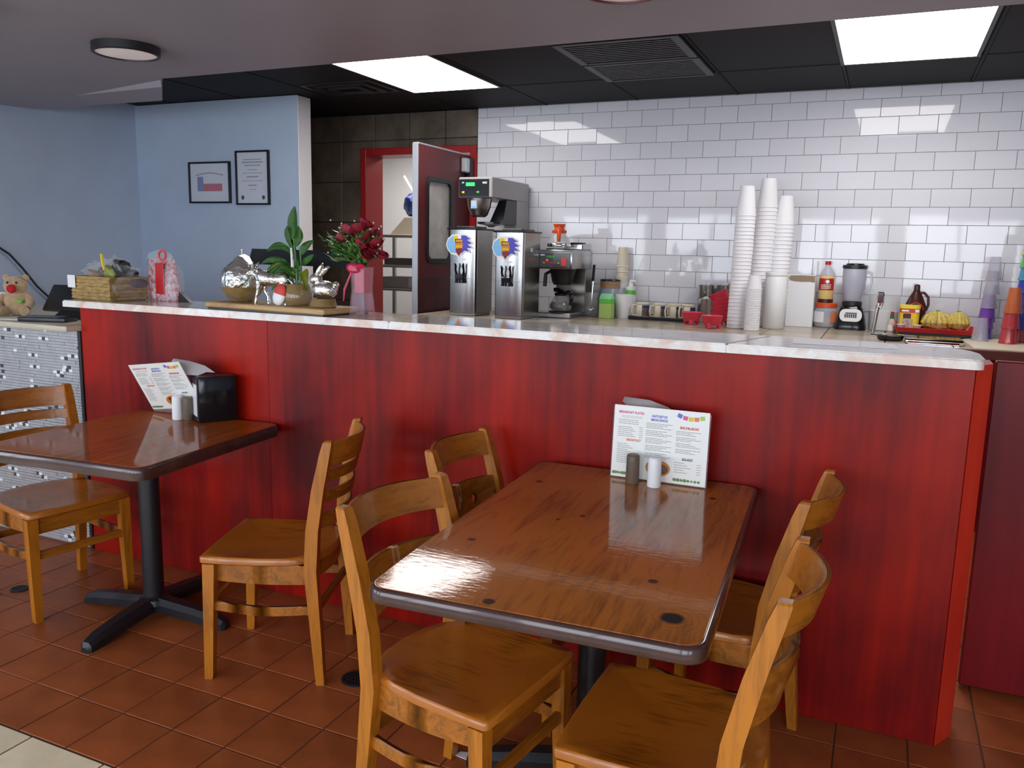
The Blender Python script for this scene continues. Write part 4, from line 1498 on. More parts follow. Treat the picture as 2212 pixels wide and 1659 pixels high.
bm = nb(); prism(bm, [(0.045 * cos(k * pi / 10), 0.020 * sin(k * pi / 10)) for k in range(20)], 0, 0.002, T(0.170, 0.02, 0.078) @ RZ(pi / 2) @ FRONT); obj('dark_label', bm, mat('slate_label', (0.10, 0.10, 0.14), 0.4), t)
cands = [(-0.075, 0.0, 0.098, 0.055, 0.028, 0.026, 'cardboard', 'brown wrapped snack'), (-0.03, 0.02, 0.108, 0.05, 0.03, 0.03, 'cream_dark', 'dark speckled snack'), (0.025, 0.0, 0.122, 0.042, 0.032, 0.034, 'leaf_yellow', 'olive yellow snack'),
         (0.072, 0.01, 0.145, 0.045, 0.035, 0.040, 'black_gloss', 'black wrapped snack'), (0.10, 0.04, 0.112, 0.030, 0.032, 0.03, 'black_plastic', 'dull black snack')]
for x, y, z, a, b, c, m, l in cands:
    bm = nb(); blob(bm, (0, 0, 0), (a, b, c), 2, 0.35)
    tag(obj('snack_pack', bm, m, None, 30, (-3.235 + x, 2.700 + y, BT + z), (0.2, 0.5, 0.3)), l + ' packet heaped in the wicker basket', 'snack packet', 'snack packets in the basket')
bm = nb(); bag_mesh(bm, (0, 0, 0.018), (0.125, 0.082, 0.055), 5.0, 0.55, 4)
tag(obj('plastic_wrap', bm, 'bag', None, 20, (-3.215, 2.705, BT + 0.108)), 'crinkled clear wrap over the goods in the basket', 'wrap')
bm = nb(); tube(bm, [(-3.205, 2.64, BT + 0.205), (-3.195, 2.635, BT + 0.175), (-3.185, 2.635, BT + 0.135)], 0.006, 6)
tag(obj('yellow_ribbon', bm, 'yellow'), 'short yellow ribbon standing in the wicker basket', 'ribbon')

t = thing('candy_bag', 'clear bag of red and white peppermint candy behind the basket', 'candy bag', (-2.995, 2.790, BT), radians(-4))
bm = nb()
secs = [(0.0, 0.105, 0.032), (0.03, 0.108, 0.036), (0.10, 0.098, 0.032), (0.16, 0.090, 0.022), (0.19, 0.085, 0.010)]
rings = [[bm.verts.new((hx * cos(a) + (-0.01 * z / 0.2), hy * sin(a), z)) for a in [k * pi / 10 for k in range(20)]] for z, hx, hy in secs]
for a, b in zip(rings, rings[1:]):
    for i in range(20):
        bm.faces.new((a[i], a[(i + 1) % 20], b[(i + 1) % 20], b[i]))
bm.faces.new(list(reversed(rings[0]))); bm.faces.new(rings[-1])
obj('candy_fill', bm, 'candy_red', t, 40)
bm = nb(); box(bm, -0.012, 0.042, -0.036, -0.030, 0.03, 0.17, 0.002); obj('red_band', bm, 'red', t)
bm = nb(); olathe(bm, [(0.026, -0.003), (0.026, 0.003), (0.018, 0.003), (0.018, -0.003), (0.026, -0.003)], 18, T(0.012, -0.012, 0.205) @ FRONT); obj('red_ring', bm, 'print_red', t)
bm = nb(); bag_mesh(bm, (-0.012, -0.004, 0.195), (0.085, 0.008, 0.035), 3.3, 0.2, 2); obj('clear_header', bm, 'bag', t, 20)
bm = nb(); bag_mesh(bm, (0.07, -0.005, 0.09), (0.05, 0.04, 0.085), 8.3, 0.25); obj('clear_side', bm, 'bag', t, 20)
bm = nb(); prism(bm, [(0.10, 0.0), (0.175, 0.0), (0.11, 0.045)], -0.01, 0.01, FRONT); obj('dark_corner', bm, 'black_plastic', t)

# tray with a strap handle, and what stands on it
TR = radians(-4)
t = thing('serving_tray', 'pale wooden serving tray with a wide black strap handle', 'tray', (-2.215, 2.652, BT), TR)
bm = nb(); box(bm, -0.315, 0.315, -0.105, 0.105, 0.006, 0.028, 0.004); obj('tray_board', bm, 'tray_wood', t)
bm = nb(); box(bm, -0.305, 0.305, -0.098, 0.098, 0.0, 0.0058); obj('base_pad', bm, 'black_plastic', t)
bm = nb()
hexa(bm, [(-0.262, 0.112, 0.180), (0.250, 0.112, 0.180), (0.250, 0.116, 0.180), (-0.262, 0.116, 0.180), (-0.275, 0.122, 0.245), (0.262, 0.122, 0.245), (0.262, 0.126, 0.245), (-0.275, 0.126, 0.245)])
obj('handle_strap', bm, 'strap', t)
for s in (-1, 1):
    bm = nb(); tube(bm, [(s * 0.345, 0.112, 0.0), (s * 0.305, 0.118, 0.13), (s * 0.268, 0.129, 0.243)], 0.009, 8); obj('handle_leg', bm, 'strap', t)
Mt = T(-2.215, 2.652, BT) @ RZ(TR)


def on_tray(x, y):
    p = Mt @ Vector((x, y, 0.0285))
    return (p.x, p.y, p.z)


px_ = on_tray(-0.205, -0.005)
t = thing('silver_pear', 'silvered glass pear ornament with a clear base at the left end of the tray', 'ornament', px_)
bm = nb(); lathe(bm, [(0.040, 0.062), (0.070, 0.045), (0.0835, 0.062), (0.087, 0.095), (0.078, 0.128), (0.055, 0.150), (0.034, 0.168), (0.022, 0.182), (0.0, 0.190)], 32); obj('silvered_body', bm, 'mercury', t, 80)
bm = nb(); lathe(bm, [(0.040, 0.0), (0.043, 0.006), (0.058, 0.014), (0.076, 0.036), (0.083, 0.060), (0.0, 0.050)], 32); obj('clear_base', bm, 'brown_glass', t, 80)
bm = nb(); prism(bm, [(0.0, 0.0), (0.018, 0.022), (0.045, 0.030), (0.075, 0.018), (0.05, 0.002), (0.02, -0.008)], -0.002, 0.002, T(0.0, -0.01, 0.188) @ Matrix.Rotation(radians(38), 4, 'Y') @ FRONT); obj('metal_leaf', bm, 'chrome', t)
bm = nb(); tube(bm, [(0, 0, 0.188), (0.006, 0, 0.20), (0.004, 0, 0.212)], 0.004, 6); obj('stem', bm, 'silver', t)

px_ = on_tray(-0.010, -0.035)
t = thing('silver_deer', 'small silver deer figurine standing on the wooden tray', 'figurine', px_, radians(0))
bm = nb()
t.scale = (1.25, 1.25, 1.25)
# body skinned from ellipsoid sections along x (head at left)
secs = [(0.066, 0.078, 0.010, 0.014), (0.055, 0.080, 0.019, 0.024), (0.03, 0.079, 0.020, 0.023), (0.0, 0.078, 0.019, 0.022), (-0.03, 0.080, 0.021, 0.026), (-0.048, 0.086, 0.019, 0.024), (-0.060, 0.096, 0.012, 0.016), (-0.072, 0.102, 0.011, 0.014), (-0.090, 0.098, 0.010, 0.011), (-0.104, 0.091, 0.006, 0.007)]
rings = [[bm.verts.new((x, hy * cos(k * pi / 6), z + hz * sin(k * pi / 6))) for k in range(12)] for x, z, hy, hz in secs]
for a, b in zip(rings, rings[1:]):
    for i in range(12):
        bm.faces.new((a[i], a[(i + 1) % 12], b[(i + 1) % 12], b[i]))
bm.faces.new(list(reversed(rings[0]))); bm.faces.new(rings[-1])
for x, s, kx in ((-0.042, -1, -0.012), (-0.036, 1, 0.010), (0.050, -1, 0.010), (0.046, 1, -0.006)):
    tube(bm, [(x, s * 0.010, 0.072), (x + 0.004 * (1 if x > 0 else -1), s * 0.012, 0.042), (x + kx, s * 0.012, 0.020), (x + kx * 1.2, s * 0.012, 0.0)], [0.012, 0.0075, 0.0052, 0.006], 8)
tube(bm, [(0.066, 0, 0.082), (0.080, 0, 0.072), (0.084, 0, 0.060)], [0.005, 0.004, 0.002], 6)
for s in (-1, 1):
    tube(bm, [(-0.072, s * 0.006, 0.112), (-0.066, s * 0.012, 0.126), (-0.062, s * 0.016, 0.132)], [0.005, 0.004, 0.0015], 6)
obj('body', bm, 'silver', t, 80)

px_ = on_tray(0.095, -0.005)
t = thing('potted_plant', 'green leafy plant in a small amber glass pot on the tray', 'plant', px_)
bm = nb(); lathe(bm, [(0.045, 0.0), (0.056, 0.012), (0.060, 0.035), (0.052, 0.066), (0.046, 0.084), (0.040, 0.084), (0.045, 0.062), (0.0, 0.055)], 24); obj('pot', bm, 'brown_glass', t, 60)


def leaf(bm, base, mid, tip, w, fold=0.25, n=9):
    base, mid, tip = Vector(base), Vector(mid), Vector(tip)
    ax = (tip - base).normalized()
    sd = ax.cross(Vector((0.25, -1, 0.15)))
    if sd.length < 0.05:
        sd = ax.cross(Vector((0, 0, 1)))
    sd.normalize()
    nr = sd.cross(ax)
    rows_ = []
    for i in range(n):
        s = i / (n - 1)
        p = base * (1 - s) ** 2 + mid * 2 * s * (1 - s) + tip * s * s
        ww = w * (sin(pi * min(1, s * 0.92 + 0.06)) ** 0.8) * (1 - 0.2 * s) + 0.0012
        rows_.append([bm.verts.new(p - sd * ww + nr * ww * fold), bm.verts.new(p), bm.verts.new(p + sd * ww + nr * ww * fold)])
    for a, b in zip(rows_, rows_[1:]):
        for k in range(2):
            bm.faces.new((a[k], a[k + 1], b[k + 1], b[k]))
    bmesh.ops.solidify(bm, geom=bm.faces[:], thickness=0.0008)


bm = nb()
tube(bm, [(0.0, 0, 0.06), (-0.004, 0, 0.16), (-0.012, 0, 0.26)], [0.006, 0.005, 0.004], 6)
tube(bm, [(0.012, 0, 0.06), (0.02, 0, 0.14), (0.018, 0, 0.22)], [0.005, 0.004, 0.003], 6)
tube(bm, [(-0.014, 0, 0.06), (-0.03, 0, 0.12), (-0.035, 0, 0.15)], [0.005, 0.004, 0.003], 6)
obj('stem', bm, 'leaf', t)
LV = [((-0.012, 0, 0.255), (-0.022, 0.0, 0.33), (-0.004, 0, 0.385), 0.022, 'leaf'), ((-0.008, 0, 0.21), (-0.055, 0.0, 0.30), (-0.008, 0, 0.325), 0.022, 'leaf'), ((-0.006, 0, 0.23), (0.03, 0, 0.27), (0.012, 0, 0.31), 0.018, 'leaf'),
      ((-0.008, 0, 0.20), (-0.09, 0, 0.27), (-0.16, 0.01, 0.205), 0.010, 'leaf'), ((-0.01, 0, 0.19), (-0.06, 0, 0.25), (-0.14, 0.0, 0.21), 0.009, 'leaf'),
      ((-0.02, 0, 0.15), (-0.10, -0.01, 0.20), (-0.185, 0.0, 0.155), 0.013, 'leaf'), ((-0.025, 0, 0.14), (-0.08, -0.02, 0.16), (-0.15, -0.01, 0.115), 0.016, 'leaf'), ((-0.02, -0.01, 0.12), (-0.06, -0.02, 0.13), (-0.11, -0.02, 0.055), 0.020, 'leaf'),
      ((0.018, 0, 0.20), (0.035, 0, 0.23), (0.075, 0.01, 0.255), 0.017, 'leaf'), ((0.018, 0, 0.16), (0.06, 0.0, 0.18), (0.09, -0.01, 0.20), 0.013, 'leaf'), ((0.016, 0, 0.12), (0.05, -0.01, 0.165), (0.062, -0.02, 0.06), 0.022, 'leaf_yellow'),
      ((0.0, -0.01, 0.12), (-0.03, -0.02, 0.165), (-0.055, -0.02, 0.11), 0.014, 'leaf_yellow'), ((0.0, 0.0, 0.14), (0.01, -0.02, 0.20), (0.03, -0.02, 0.13), 0.014, 'leaf'), ((-0.01, 0, 0.13), (-0.045, -0.03, 0.17), (-0.085, -0.03, 0.10), 0.016, 'leaf'),
      ((0.005, 0.0, 0.10), (-0.01, -0.01, 0.17), (0.0, -0.01, 0.20), 0.013, 'leaf'), ((-0.02, -0.02, 0.10), (-0.035, -0.035, 0.12), (-0.045, -0.05, 0.005), 0.013, 'leaf_yellow')]
for b_, m_, t_, w_, mm in LV:
    bm = nb(); leaf(bm, b_, m_, t_, w_); obj('leaf', bm, mm, t, 60)
rg = random.Random(8)
for k in range(9):
    a = pi + rg.uniform(-0.5, 1.6)
    r_ = rg.uniform(0.07, 0.13)
    bm = nb(); leaf(bm, (0.0, 0, 0.10), (r_ * 0.6 * cos(a), r_ * 0.5 * sin(a) - 0.01, 0.17 + rg.uniform(0, 0.03)), (r_ * cos(a), r_ * 0.7 * sin(a) - 0.02, rg.uniform(0.08, 0.17)), rg.uniform(0.009, 0.015)); obj('leaf', bm, 'leaf' if k % 3 else 'leaf_yellow', t, 60)
bm = nb(); tube(bm, [(-0.012, -0.01, 0.15), (-0.016, -0.012, 0.225)], [0.007, 0.004], 6); obj('flower_bud', bm, 'white_plastic', t)
px_ = on_tray(0.048, -0.072)
t = thing('heart_ornament', 'red and white drop shaped ornament leaning on the plant pot', 'ornament', px_, (radians(-8), radians(14), 0))
bm = nb(); lathe(bm, [(0.0, 0.0), (0.018, 0.006), (0.028, 0.024), (0.029, 0.045)], 20, sy=0.4); obj('white_half', bm, 'white_plastic', t, 80)
bm = nb(); lathe(bm, [(0.029, 0.0451), (0.026, 0.065), (0.016, 0.082), (0.0, 0.088)], 20, sy=0.4); obj('red_half', bm, 'print_red', t, 80)

px_ = on_tray(0.245, -0.025)
t = thing('silver_rabbit', 'shiny silver rabbit ornament at the right end of the tray', 'figurine', px_)
bm = nb()
blob(bm, (0.008, 0, 0.068), (0.056, 0.040, 0.036), 3)
blob(bm, (-0.030, -0.004, 0.108), (0.026, 0.022, 0.022), 3)
tube(bm, [(-0.022, 0.004, 0.122), (0.004, 0.006, 0.145), (0.026, 0.008, 0.156)], [0.010, 0.012, 0.004], 8)
tube(bm, [(-0.026, -0.008, 0.124), (-0.004, -0.010, 0.150), (0.010, -0.012, 0.168)], [0.009, 0.011, 0.004], 8)
blob(bm, (0.060, 0, 0.088), (0.014, 0.014, 0.013), 2)
obj('body', bm, 'silver', t, 80)
bm = nb(); lathe(bm, [(0.048, 0.0), (0.052, 0.006), (0.046, 0.034), (0.0, 0.040)], 24); obj('clear_base', bm, 'brown_glass', t)

# rose bouquet in a pink vase
t = thing('rose_vase', 'square pink glass vase holding red roses and ferns on the bar top', 'vase', (-1.848, 2.690, BT))
bm = nb()
R0 = [(0.034, 0.0), (0.036, 0.01), (0.029, 0.10), (0.033, 0.186)]
rings = [[bm.verts.new((r * a, r * b, z)) for a, b in ((-1, -1), (1, -1), (1, 1), (-1, 1))] for r, z in R0]
rings += [[bm.verts.new((r * a, r * b, z)) for a, b in ((-1, -1), (1, -1), (1, 1), (-1, 1))] for r, z in ((0.030, 0.186), (0.026, 0.10), (0.030, 0.02))]
for a, b in zip(rings, rings[1:]):
    for i in range(4):
        bm.faces.new((a[i], a[(i + 1) % 4], b[(i + 1) % 4], b[i]))
bm.faces.new(list(reversed(rings[0]))); bm.faces.new(rings[-1])
obj('glass', bm, 'vase_pink', t, 30)
bm = nb(); box(bm, -0.023, 0.023, -0.023, 0.023, 0.085, 0.18, 0.004); obj('red_wrap', bm, 'vase_red', t)
bm = nb(); bag_mesh(bm, (-0.018, -0.034, 0.182), (0.030, 0.010, 0.020), 4.4, 0.3, 2); bag_mesh(bm, (0.014, -0.030, 0.190), (0.022, 0.010, 0.012), 6.1, 0.3, 2); obj('ribbon', bm, 'vase_red', t)
bm = nb()
tube(bm, [(-0.026, -0.03, 0.17), (-0.05, -0.045, 0.10), (-0.055, -0.045, 0.055)], [0.004, 0.006, 0.003], 5); obj('ribbon_tail', bm, 'vase_red', t)
rng = random.Random(5)
for k in range(52):                                  # fern sprays
    a = rng.uniform(0, 2 * pi)
    rr = rng.uniform(0.03, 0.12)
    base = Vector((rng.uniform(-0.015, 0.015), rng.uniform(-0.015, 0.015), 0.185))
    tip = Vector((rr * cos(a) * 1.15 - 0.04, rr * sin(a) * 0.8 - 0.02, 0.200 + rng.uniform(0.0, 0.115)))
    mid = (base + tip) / 2 + Vector((0, 0, 0.03))
    bm = nb()
    pts = [base * (1 - s) ** 2 + mid * 2 * s * (1 - s) + tip * s * s for s in [i / 8 for i in range(9)]]
    tube(bm, pts, [0.0018] * 8 + [0.0006], 4)
    for i in range(1, 9):
        for s_ in (-1, 1):
            d = Vector((rng.uniform(-1, 1), rng.uniform(-1, 1), rng.uniform(-0.3, 0.8))) * 0.026
            d += (tip - base).normalized() * 0.018 + Vector((-sin(a), cos(a), 0)) * s_ * 0.016
            p = pts[i]
            q = p + d
            w_ = d.cross(Vector((0, 0, 1))).normalized() * 0.0085
            bm.faces.new([bm.verts.new(v) for v in (p, p + d * 0.5 + w_, q, p + d * 0.5 - w_)])
    obj('fern', bm, 'fern' if k % 4 else 'leaf', t, None)
RP = [(-0.075, -0.02, 0.305), (-0.035, -0.045, 0.330), (0.01, -0.03, 0.345), (0.05, -0.045, 0.315), (0.085, -0.02, 0.290), (0.035, -0.06, 0.285), (0.09, 0.01, 0.245), (0.06, -0.05, 0.245), (-0.01, 0.03, 0.335), (0.05, 0.03, 0.325), (-0.045, 0.02, 0.320), (0.02, 0.0, 0.362), (0.075, -0.035, 0.275)]
for (x, y, z) in RP:                                  # each rose: spiralled petals
    bm = nb()
    for k in range(13):
        a = k * 2.4
        r_ = 0.005 + 0.0017 * k
        h_ = 0.024 - 0.0007 * k
        wd = 0.5 + 0.03 * k
        rows_ = []
        for i in range(4):
            s = i / 3
            rad = r_ * (0.45 + 0.75 * s ** 0.7)
            rows_.append([bm.verts.new((rad * cos(a + q * wd), rad * sin(a + q * wd), -0.012 + h_ * s * (1.25 - 0.25 * abs(q)))) for q in (-1, -0.5, 0, 0.5, 1)])
        for A, B in zip(rows_, rows_[1:]):
            for i in range(4):
                bm.faces.new((A[i], A[i + 1], B[i + 1], B[i]))
    r_ = obj('rose', bm, 'rose', t, 60, (x * 0.95, y, z - 0.012), (rng.uniform(0.1, 0.9), rng.uniform(-0.5, 0.5), rng.uniform(0, 6)))
    r_.scale = (1.15, 1.15, 1.15)
bm = nb()
for k in range(46):
    x, y, z = rng.uniform(-0.11, 0.11), rng.uniform(-0.07, 0.03), rng.uniform(0.22, 0.37)
    if abs(x) < 0.05 and z < 0.3:
        continue
    blob(bm, (x, y, z), (0.004, 0.004, 0.004), 1)
o = obj('filler_flowers', bm, 'babysbreath', t); o['kind'] = 'stuff'

# ================================================================== left counter things
LZ = 1.0722
t = thing('teddy_bear', 'tan plush bear with a big red nose on the cream counter', 'plush toy', (-4.02, 2.80, LZ), radians(34))
bm = nb()
blob(bm, (0, 0, 0.068), (0.070, 0.056, 0.068), 3, 0.05)
blob(bm, (0.0, -0.012, 0.150), (0.055, 0.048, 0.048), 3, 0.04)
for s in (-1, 1):
    blob(bm, (s * 0.044, 0.0, 0.190), (0.019, 0.010, 0.019), 2)
    tube(bm, [(s * 0.055, -0.01, 0.095), (s * 0.075, -0.04, 0.065), (s * 0.065, -0.06, 0.045)], [0.022, 0.021, 0.019], 10)
    tube(bm, [(s * 0.04, -0.03, 0.028), (s * 0.058, -0.075, 0.026), (s * 0.064, -0.095, 0.030)], [0.026, 0.025, 0.024], 10)
blob(bm, (0, -0.052, 0.140), (0.026, 0.020, 0.020), 2)
obj('body', bm, 'plush', t, 80)
bm = nb(); blob(bm, (0.004, -0.075, 0.138), (0.023, 0.016, 0.022), 3); obj('red_nose', bm, 'plush_red', t, 80)
for s in (-1, 1):
    bm = nb(); blob(bm, (s * 0.021, -0.056, 0.168), (0.005, 0.004, 0.006), 2); obj('eye', bm, 'black_gloss', t)
bm = nb(); blob(bm, (0.035, -0.062, 0.075), (0.012, 0.008, 0.010), 2); obj('green_bow', bm, 'green', t)
for x, y, m, l, r_, h_ in ((-4.18, 2.775, 'cup_purple', 'small purple jar with a pale lid left of the plush bear', 0.036, 0.075), (-4.235, 2.86, 'white_plastic', 'small white jar at the left edge behind the purple jar', 0.04, 0.11)):
    t = thing('small_jar', l, 'jar', (x, y, LZ), 0, 'small jars beside the bear')
    bm = nb(); lathe(bm, [(r_ * 0.92, 0), (r_, 0.005), (r_, h_ * 0.7), (r_ * 0.8, h_ * 0.78)], 20); obj('glass', bm, m, t)
    bm = nb(); lathe(bm, [(r_ * 0.86, h_ * 0.78), (r_ * 0.86, h_ * 0.98), (0, h_)], 20); obj('lid', bm, 'white_plastic', t)
t = thing('payment_terminal', 'black tilted register screen on a stand at the end of the cream counter', 'register', (-3.68, 2.86, LZ), radians(4))
bm = nb(); box(bm, -0.205, 0.205, -0.010, 0.010, -0.075, 0.075, 0.006, 2, T(0, 0.03, 0.092) @ Matrix.Rotation(radians(-32), 4, 'X')); obj('screen_back', bm, 'black_plastic', t)
bm = nb(); hexa(bm, [(-0.09, -0.06, 0.0), (0.09, -0.06, 0.0), (0.09, 0.07, 0.0), (-0.09, 0.07, 0.0), (-0.07, 0.0, 0.05), (0.07, 0.0, 0.05), (0.07, 0.03, 0.05), (-0.07, 0.03, 0.05)]); obj('stand', bm, 'black_plastic', t)
t = thing('card_reader', 'flat black card reader lying in front of the register screen', 'card reader', (-3.62, 2.665, LZ), radians(18))
bm = nb(); box(bm, -0.12, 0.12, -0.05, 0.05, 0.0, 0.022, 0.005, 2); obj('body', bm, 'black_plastic', t)
bm = nb(); box(bm, -0.105, 0.075, -0.035, 0.035, 0.0221, 0.0255, 0.001); obj('key_plate', bm, mat('slate_grey_keys', (0.12, 0.14, 0.16), 0.4), t)
bm = nb(); box(bm, -0.07, 0.07, -0.045, 0.045, 0.0, 0.003)
tag(obj('receipt_paper', bm, 'paper', loc=(-3.83, 2.66, LZ), rot=0.3), 'white receipt lying on the cream counter beside the register', 'paper')
bm = nb(); tube(bm, [(-5.605, 2.9, 2.355), (-5.60, 3.0, 1.95), (-5.595, 3.3, 1.66), (-5.59, 3.56, 1.53), (-5.59, 3.72, 1.44), (-5.59, 3.86, 1.35), (-5.59, 3.95, 1.25), (-5.59, 4.05, 1.12), (-5.59, 4.2, 0.98), (-5.59, 4.3, 0.80)], 0.008, 6)
tag(obj('wall_cable', bm, 'wire'), 'thin dark cable hanging down the grey left wall', 'cable')

# ================================================================== back counter things
ONES = ['', 'first', 'second', 'third', 'fourth', 'fifth', 'sixth', 'seventh', 'eighth', 'ninth', 'tenth', 'eleventh', 'twelfth', 'thirteenth', 'fourteenth', 'fifteenth', 'sixteenth', 'seventeenth', 'eighteenth', 'nineteenth']


def nth(k):
    if k == 1:
        return 'topmost'
    if k < 20:
        return ONES[k]
    if k % 10 == 0:
        return {20: 'twentieth', 30: 'thirtieth'}[k]
    return {2: 'twenty', 3: 'thirty'}[k // 10] + ' ' + ONES[k % 10]


CZ = 1.0003


def sticker(parent, x, y, z, s):
    def P(poly, m, name, d):
        bm = nb(); prism(bm, [(a * s, b * s) for a, b in poly], 0.0003 * d, 0.0003 * d + 0.0003, T(x, y, z) @ FRONT); return obj(name, bm, m, par)
    par = parent
    base = P([(-0.52, 0.0), (-0.46, 0.20), (-0.30, 0.33), (-0.05, 0.36), (0.20, 0.35), (0.42, 0.22), (0.34, 0.18), (0.52, 0.05), (0.36, 0.02), (0.50, -0.12), (0.34, -0.12), (0.40, -0.26), (0.20, -0.22), (0.05, -0.33), (-0.05, -0.40), (-0.16, -0.33), (-0.34, -0.30), (-0.46, -0.16)], 'white_plastic', 'sticker', 1)
    par = base
    P([(-0.49, 0.0), (-0.43, 0.18), (-0.28, 0.29), (-0.10, 0.30), (-0.10, -0.26), (-0.34, -0.26), (-0.43, -0.14)], 'sky', 'blue_splash', 2)
    P([(0.04, 0.31), (0.20, 0.31), (0.38, 0.20), (0.26, 0.17), (0.44, 0.06), (0.28, 0.02), (0.44, -0.09), (0.26, -0.09), (0.34, -0.21), (0.16, -0.18), (0.06, -0.27)], 'violet', 'violet_splash', 2)
    P([(-0.26, 0.30), (-0.08, 0.30), (-0.06, 0.10), (-0.22, 0.10)], 'yellow', 'yellow_splash', 3)
    P([(-0.19, 0.20), (0.09, 0.20), (0.07, -0.22), (-0.04, -0.36), (-0.15, -0.22)], 'maroon', 'shield', 4)
    P([(-0.17, 0.06), (0.10, 0.08), (0.10, -0.10), (-0.16, -0.12)], 'gold', 'shield_band', 5)
    bm = nb()
    for k in range(4):
        a = -0.14 + k * 0.058
        for (b0, b1) in ((0.10, 0.17), (-0.08, -0.01)):
            prism(bm, [((a) * s, b0 * s), ((a + 0.04) * s, b0 * s), ((a + 0.045) * s, b1 * s), ((a + 0.008) * s, b1 * s)], 0.0018, 0.0021, T(x, y, z) @ FRONT)
    obj('lettering', bm, 'yellow', base)


def urn(label, loc, w, d, h, hy=0.0):
    t = thing('tea_urn', label, 'drink dispenser', loc, 0, 'stainless tea urns')
    bm = nb()
    P = [(-w / 2, d), (-w / 2, 0.02), (-w / 2 + 0.012, 0.004), (0.0, -0.004), (w / 2 - 0.02, 0.004), (w / 2 - 0.006, 0.012), (w / 2, 0.03), (w / 2, d)]
    prism(bm, P, 0.022, h - 0.018)
    obj('body', bm, 'steel', t, 30)
    bm = nb(); box(bm, w / 2 - 0.001, w / 2 + 0.002, 0.032, d - 0.005, 0.024, h - 0.02); obj('side_panel', bm, 'steel_dark', t)
    bm = nb(); box(bm, -w / 2 + 0.004, w / 2 - 0.004, 0.012, d - 0.01, 0.0, 0.022, 0.003); obj('base', bm, 'steel_dark', t)
    bm = nb(); box(bm, -w / 2 - 0.010, w / 2 + 0.010, -0.012, d + 0.010, h - 0.018, h - 0.004, 0.005, 2); obj('lid', bm, 'black_plastic', t)
    bm = nb(); box(bm, -w / 2 + 0.03, w / 2 - 0.03, 0.05, d - 0.03, h - 0.004, h + 0.008, 0.004); obj('lid_cover', bm, 'black_plastic', t)
    # tap: yoke with two upright levers and two short feet
    zt = h * 0.46
    tp = nb()
    box(tp, -0.034, 0.034, -0.040, -0.003, zt - 0.030, zt + 0.010, 0.006)
    o = obj('tap', tp, 'black_gloss', t)
    for s in (-1, 1):
        bm = nb(); tube(bm, [(s * 0.026, -0.024, zt + 0.006), (s * 0.032, -0.030, zt + 0.035), (s * 0.028, -0.036, zt + 0.065), (s * 0.034, -0.040, zt + 0.082)], [0.010, 0.007, 0.009, 0.006], 8); obj('lever', bm, 'black_gloss', o)
        bm = nb(); tube(bm, [(s * 0.024, -0.026, zt - 0.026), (s * 0.026, -0.028, zt - 0.052)], [0.010, 0.012], 8); obj('spout', bm, 'black_gloss', o)
    sticker(t, 0.0 - 0.012, -0.006, h * 0.80, w * 1.02)
    bm = nb(); box(bm, -0.03, 0.03, -0.0065, -0.003, h * 0.635, h * 0.648); obj('small_label', bm, 'white_plastic', t)
    bm = nb(); box(bm, w / 2 + 0.0025, w / 2 + 0.0045, d * 0.42, d * 0.42 + 0.035, h * 0.76, h * 0.80); obj('side_tag', bm, 'white_plastic', t)
    bm = nb(); box(bm, -w / 2 + 0.01, w / 2 - 0.012, -0.0052, -0.002, h * 0.425, h * 0.429); obj('seam', bm, 'steel_dark', t)
    return t


urn('stainless tea urn with a bright splash sticker, nearest the red door', (-2.660, 5.065, CZ), 0.205, 0.27, 0.605)
urn('stainless tea urn with a bright splash sticker, second from the red door', (-2.293, 5.030, CZ), 0.205, 0.30, 0.590)

t = thing('tea_brewer', 'tall stainless brewer with a lit green display behind the tea urns', 'brewer', (-2.66, 5.50, CZ))
bm = nb(); box(bm, 0.03, 0.13, 0.18, 0.40, 0.0, 0.82, 0.004); obj('column', bm, 'steel_light', t)
bm = nb(); box(bm, -0.135, 0.13, -0.24, 0.40, 0.815, 0.955, 0.006); obj('head', bm, 'steel_light', t)
bm = nb(); box(bm, -0.128, 0.103, -0.2455, -0.239, 0.822, 0.940, 0.002); obj('control_panel', bm, 'black_gloss', t)
bm = nb(); box(bm, -0.075, -0.005, -0.2475, -0.2452, 0.893, 0.918, 0.001); obj('display', bm, 'dgreen_led', t)
bm = nb(); box(bm, -0.105, -0.085, -0.2475, -0.2452, 0.845, 0.858, 0.001); obj('button', bm, 'yellow', t)
bm = nb(); box(bm, 0.010, 0.030, -0.2475, -0.2452, 0.846, 0.858, 0.001); obj('button', bm, 'green', t)
bm = nb(); box(bm, 0.055, 0.090, -0.2475, -0.2452, 0.908, 0.922, 0.001); obj('badge', bm, 'metal_edge', t)
bm = nb(); box(bm, -0.106, -0.088, -0.2475, -0.2452, 0.912, 0.922, 0.001); obj('badge', bm, 'sky', t)
bm = nb(); lathe(bm, [(0.045, 0.685), (0.062, 0.700), (0.082, 0.755), (0.090, 0.812), (0.0, 0.814)], 24, c=(-0.02, -0.14, 0)); obj('brew_funnel', bm, 'steel_dark', t, 60)
bm = nb(); box(bm, -0.045, 0.008, -0.232, -0.205, 0.735, 0.80, 0.006); obj('funnel_badge', bm, 'metal_edge', t)
bm = nb(); box(bm, -0.035, -0.002, -0.2335, -0.2315, 0.742, 0.760, 0.001); obj('funnel_label', bm, 'sky', t)
bm = nb(); hexa(bm, [(0.02, -0.06, 0.64), (0.13, -0.06, 0.64), (0.13, 0.18, 0.64), (0.02, 0.18, 0.64), (0.07, 0.0, 0.81), (0.13, 0.0, 0.81), (0.13, 0.18, 0.81), (0.07, 0.18, 0.81)]); obj('back_plate', bm, 'black_plastic', t)
bm = nb(); lathe(bm, [(0.02, 0.618), (0.03, 0.625), (0.10, 0.640), (0.10, 0.652), (0.0, 0.658)], 24, c=(0.02, -0.02, 0)); obj('drip_cover', bm, 'black_gloss', t)

